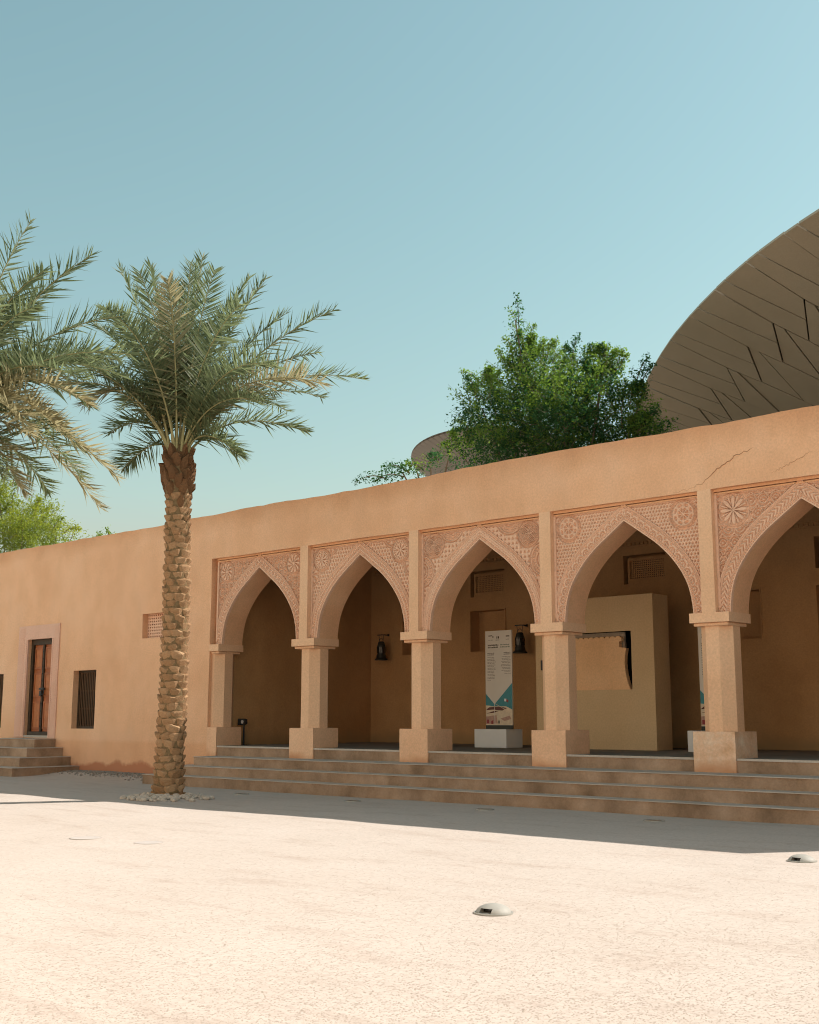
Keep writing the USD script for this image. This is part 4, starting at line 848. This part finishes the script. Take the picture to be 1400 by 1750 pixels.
bush('courtyard_tree', 'yellow-green leafy tree behind the left wing under the palm fronds', 'tree',
     [(-20, 870, 60), (20, 890, 48), (50, 905, 34), (85, 915, 24), (115, 912, 16), (5, 850, 30), (-70, 880, 70), (30, 930, 40)], 16.0, (-38.0, 16.3, 0), m_leaf_yellow, .075, 40, 8, .6, 1.0,
     [(20, 860, 30, 820), (0, 850, 14, 800), (55, 890, 70, 850), (90, 905, 108, 885), (110, 910, 138, 905)], light=m_leaf_gold)
bush('wall_sprig', 'tiny leafy sprig showing over the left wing parapet beside the palm trunk', 'shrub', [(181, 912, 6), (172, 916, 4)], 9.0, (-9.0, 9.2, 6.42), m_leaf_yellow, .07, 20, 9, .25, 1.0)

# ------------------------------------------------------------------ the great disc building
DC = np.array([26.481, 44.206, 5.42]); dn = np.array([-.097, -.29, -.952]); dn /= np.linalg.norm(dn); du = np.array([-.948, .318, 0.0]); du -= dn*(du@dn); du /= np.linalg.norm(du); dv = np.cross(dn, du); RD = 36.0
dsc = tag(xf('disc_building'), 'huge tilted disc of brown concrete panels looming behind the arcade at right', 'building')
def disc_map(xy, off=0.0):
    xy = np.asarray(xy, float); r = np.hypot(xy[:, 0], xy[:, 1])/RD
    bul = 2.6*np.clip(1-r**2, 0, 1)
    return DC + du*xy[:, :1] + dv*xy[:, 1:2] + dn*(bul+off)[:, None]
pl = lambda th, r: (RD*r*math.cos(math.radians(th)), RD*r*math.sin(math.radians(th)))
PER = 10/3
seams = []
for i in range(-20, 21):
    t0 = -72.48 + PER*i
    s2p = [(t0, 1.02), (t0+.2, .97), (t0+.38, .935), (t0+.33, .895), (t0+.45, .85), (t0+.9, .70), (t0+1.4, .5)]
    seams.append(LineString([pl(*p_) for p_ in s2p]))
    t1 = -73.40 + PER*i
    seams.append(LineString([pl(t1, 1.02), pl(t1-.25, .96), pl(t1-.46, .9165)]))
    seams.append(LineString([pl(t0+.38, .935), pl(t0+PER+.35, .896)]))
    seams.append(LineString([pl(t0+.36, .923), pl(t0+PER+.40, .849)]))
    seams.append(LineString([pl(t0+.5, .84), pl(t0+PER+.9, .74)]))
wid = .028
th_ = np.radians(np.linspace(-72.48-PER*20.5, -72.48+PER*20.5, 500))
sector = Polygon(np.r_[np.c_[RD*np.cos(th_), RD*np.sin(th_)], np.c_[RD*.55*np.cos(th_[::-1]), RD*.55*np.sin(th_[::-1])]])
cut = unary_union([s.buffer(wid, cap_style=2) for s in seams])
pieces = [g_ for g_ in getattr(sector.difference(cut), 'geoms', [sector]) if g_.area > .3]
pieces.sort(key=lambda g_: -g_.area)
for g_ in pieces[:299]:
    gseg = g_.simplify(.01).segmentize(1.2)
    t = trimesh.creation.extrude_polygon(gseg, .10); v = t.vertices
    hz = .05*((hash((round(g_.centroid.x, 1), round(g_.centroid.y, 1))) % 7)/7.0-.5)
    t.vertices = disc_map(v[:, :2], 0) + dn*(v[:, 2:3]-.10+hz)
    obj('cladding_panel', t, m_disc, dsc)
rg_ = np.linspace(.0, .985, 14); tg_ = np.linspace(0, 2*np.pi, 220, endpoint=False)
def cap(off, bulge_sign, rmax, mat, name, bul=2.6):
    rr_ = np.linspace(0, rmax, 16); RR, TT = np.meshgrid(rr_*RD, tg_, indexing='ij'); xy = np.c_[(RR*np.cos(TT)).ravel(), (RR*np.sin(TT)).ravel()]
    r = np.hypot(*xy.T)/RD; P = DC + du*xy[:, :1] + dv*xy[:, 1:2] + dn*((bulge_sign*bul*np.clip(1-r**2, 0, 1))+off)[:, None]
    i, j = np.meshgrid(np.arange(15), np.arange(220), indexing='ij'); a = (i*220+j).ravel(); b = (i*220+(j+1) % 220).ravel()
    obj(name, trimesh.Trimesh(P, np.r_[np.c_[a, a+220, b+220], np.c_[a, b+220, b]], process=False), mat, dsc, smooth=True)
def low_disc():  # unseen disc behind the arcade, placed to darken the great disc underside
    ctr = np.array([2.0, 36.0, 9.2]); rr_ = np.array([0, 5, 10, 14, 16.5, 17.0]); hz_ = np.array([1.9, 1.7, 1.1, .5, .12, 0.0]); a = np.linspace(0, 2*np.pi, 73)[:-1]
    V, Fq = [], []
    for sg in (1, -1):
        b0 = len(V)
        for r, h in zip(rr_, hz_):
            for q in a: V.append(ctr + [r*math.cos(q), r*math.sin(q), sg*h + .10*r*math.sin(q-.4)*.6])
        for i in range(5):
            for j in range(72):
                p0, p1 = b0+i*72+j, b0+i*72+(j+1) % 72
                Fq += [[p0, p0+72, p1+72], [p0, p1+72, p1]] if sg > 0 else [[p0, p1+72, p0+72], [p0, p1, p1+72]]
    obj('lower_disc', trimesh.Trimesh(np.array(V), Fq, process=False), m_disc, dsc, smooth=30)
low_disc()
cap(-.24, 1, .982, m_dark_gap, 'inner_shell')
cap(-.42, -1, .982, m_disc, 'upper_shell')
d2_ = tag(xf('distant_disc'), 'smaller far grey disc roof just left of the dark tree', 'building')
c0 = px_at(846, 795, 75.0); n0 = np.array([-.28, -.45, -.85]); 
def small_disc():
    ctr = px_at(852, 791, 75.0); R0 = 5.5
    e1 = rt.copy(); nrm = np.array([0, 0, -1.0])*.985 - FWH*.16 - rt*.06; nrm /= np.linalg.norm(nrm); e1 = e1-nrm*(e1@nrm); e1 /= np.linalg.norm(e1); e2 = np.cross(nrm, e1)
    n = 72
    for i in range(n):
        a = np.linspace(2*np.pi*i/n+.004, 2*np.pi*(i+1)/n-.004, 3); rr_ = np.linspace(.25, 1, 5)*R0
        V = []
        for r in rr_:
            for q in a: V.append(ctr + r*(math.cos(q)*e1+math.sin(q)*e2) + nrm*.9*(1-(r/R0)**2))
        V = np.array(V); Fq = []
        for k in range(4):
            for m in range(2): b = k*3+m; Fq += [[b, b+1, b+4], [b, b+4, b+3]]
        obj('cladding_panel', trimesh.Trimesh(np.r_[V, V-nrm*.12], np.r_[Fq, np.array(Fq)[:, ::-1]+len(V)], process=False), m_disc2, d2_)
    a = np.linspace(0, 2*np.pi, 73)[:-1]; rim = ctr + R0*(np.cos(a)[:, None]*e1+np.sin(a)[:, None]*e2)
    V = np.r_[rim-nrm*.13, [ctr-nrm*1.2], rim*.985+ctr*.015-nrm*.05, [ctr+nrm*.80]]; n1 = 73
    Fq = [[i, (i+1) % 72, 72] for i in range(72)] + [[n1+i, n1+72, n1+(i+1) % 72] for i in range(72)]
    obj('shell', trimesh.Trimesh(V, Fq, process=False), m_disc2, d2_, smooth=True)
small_disc()
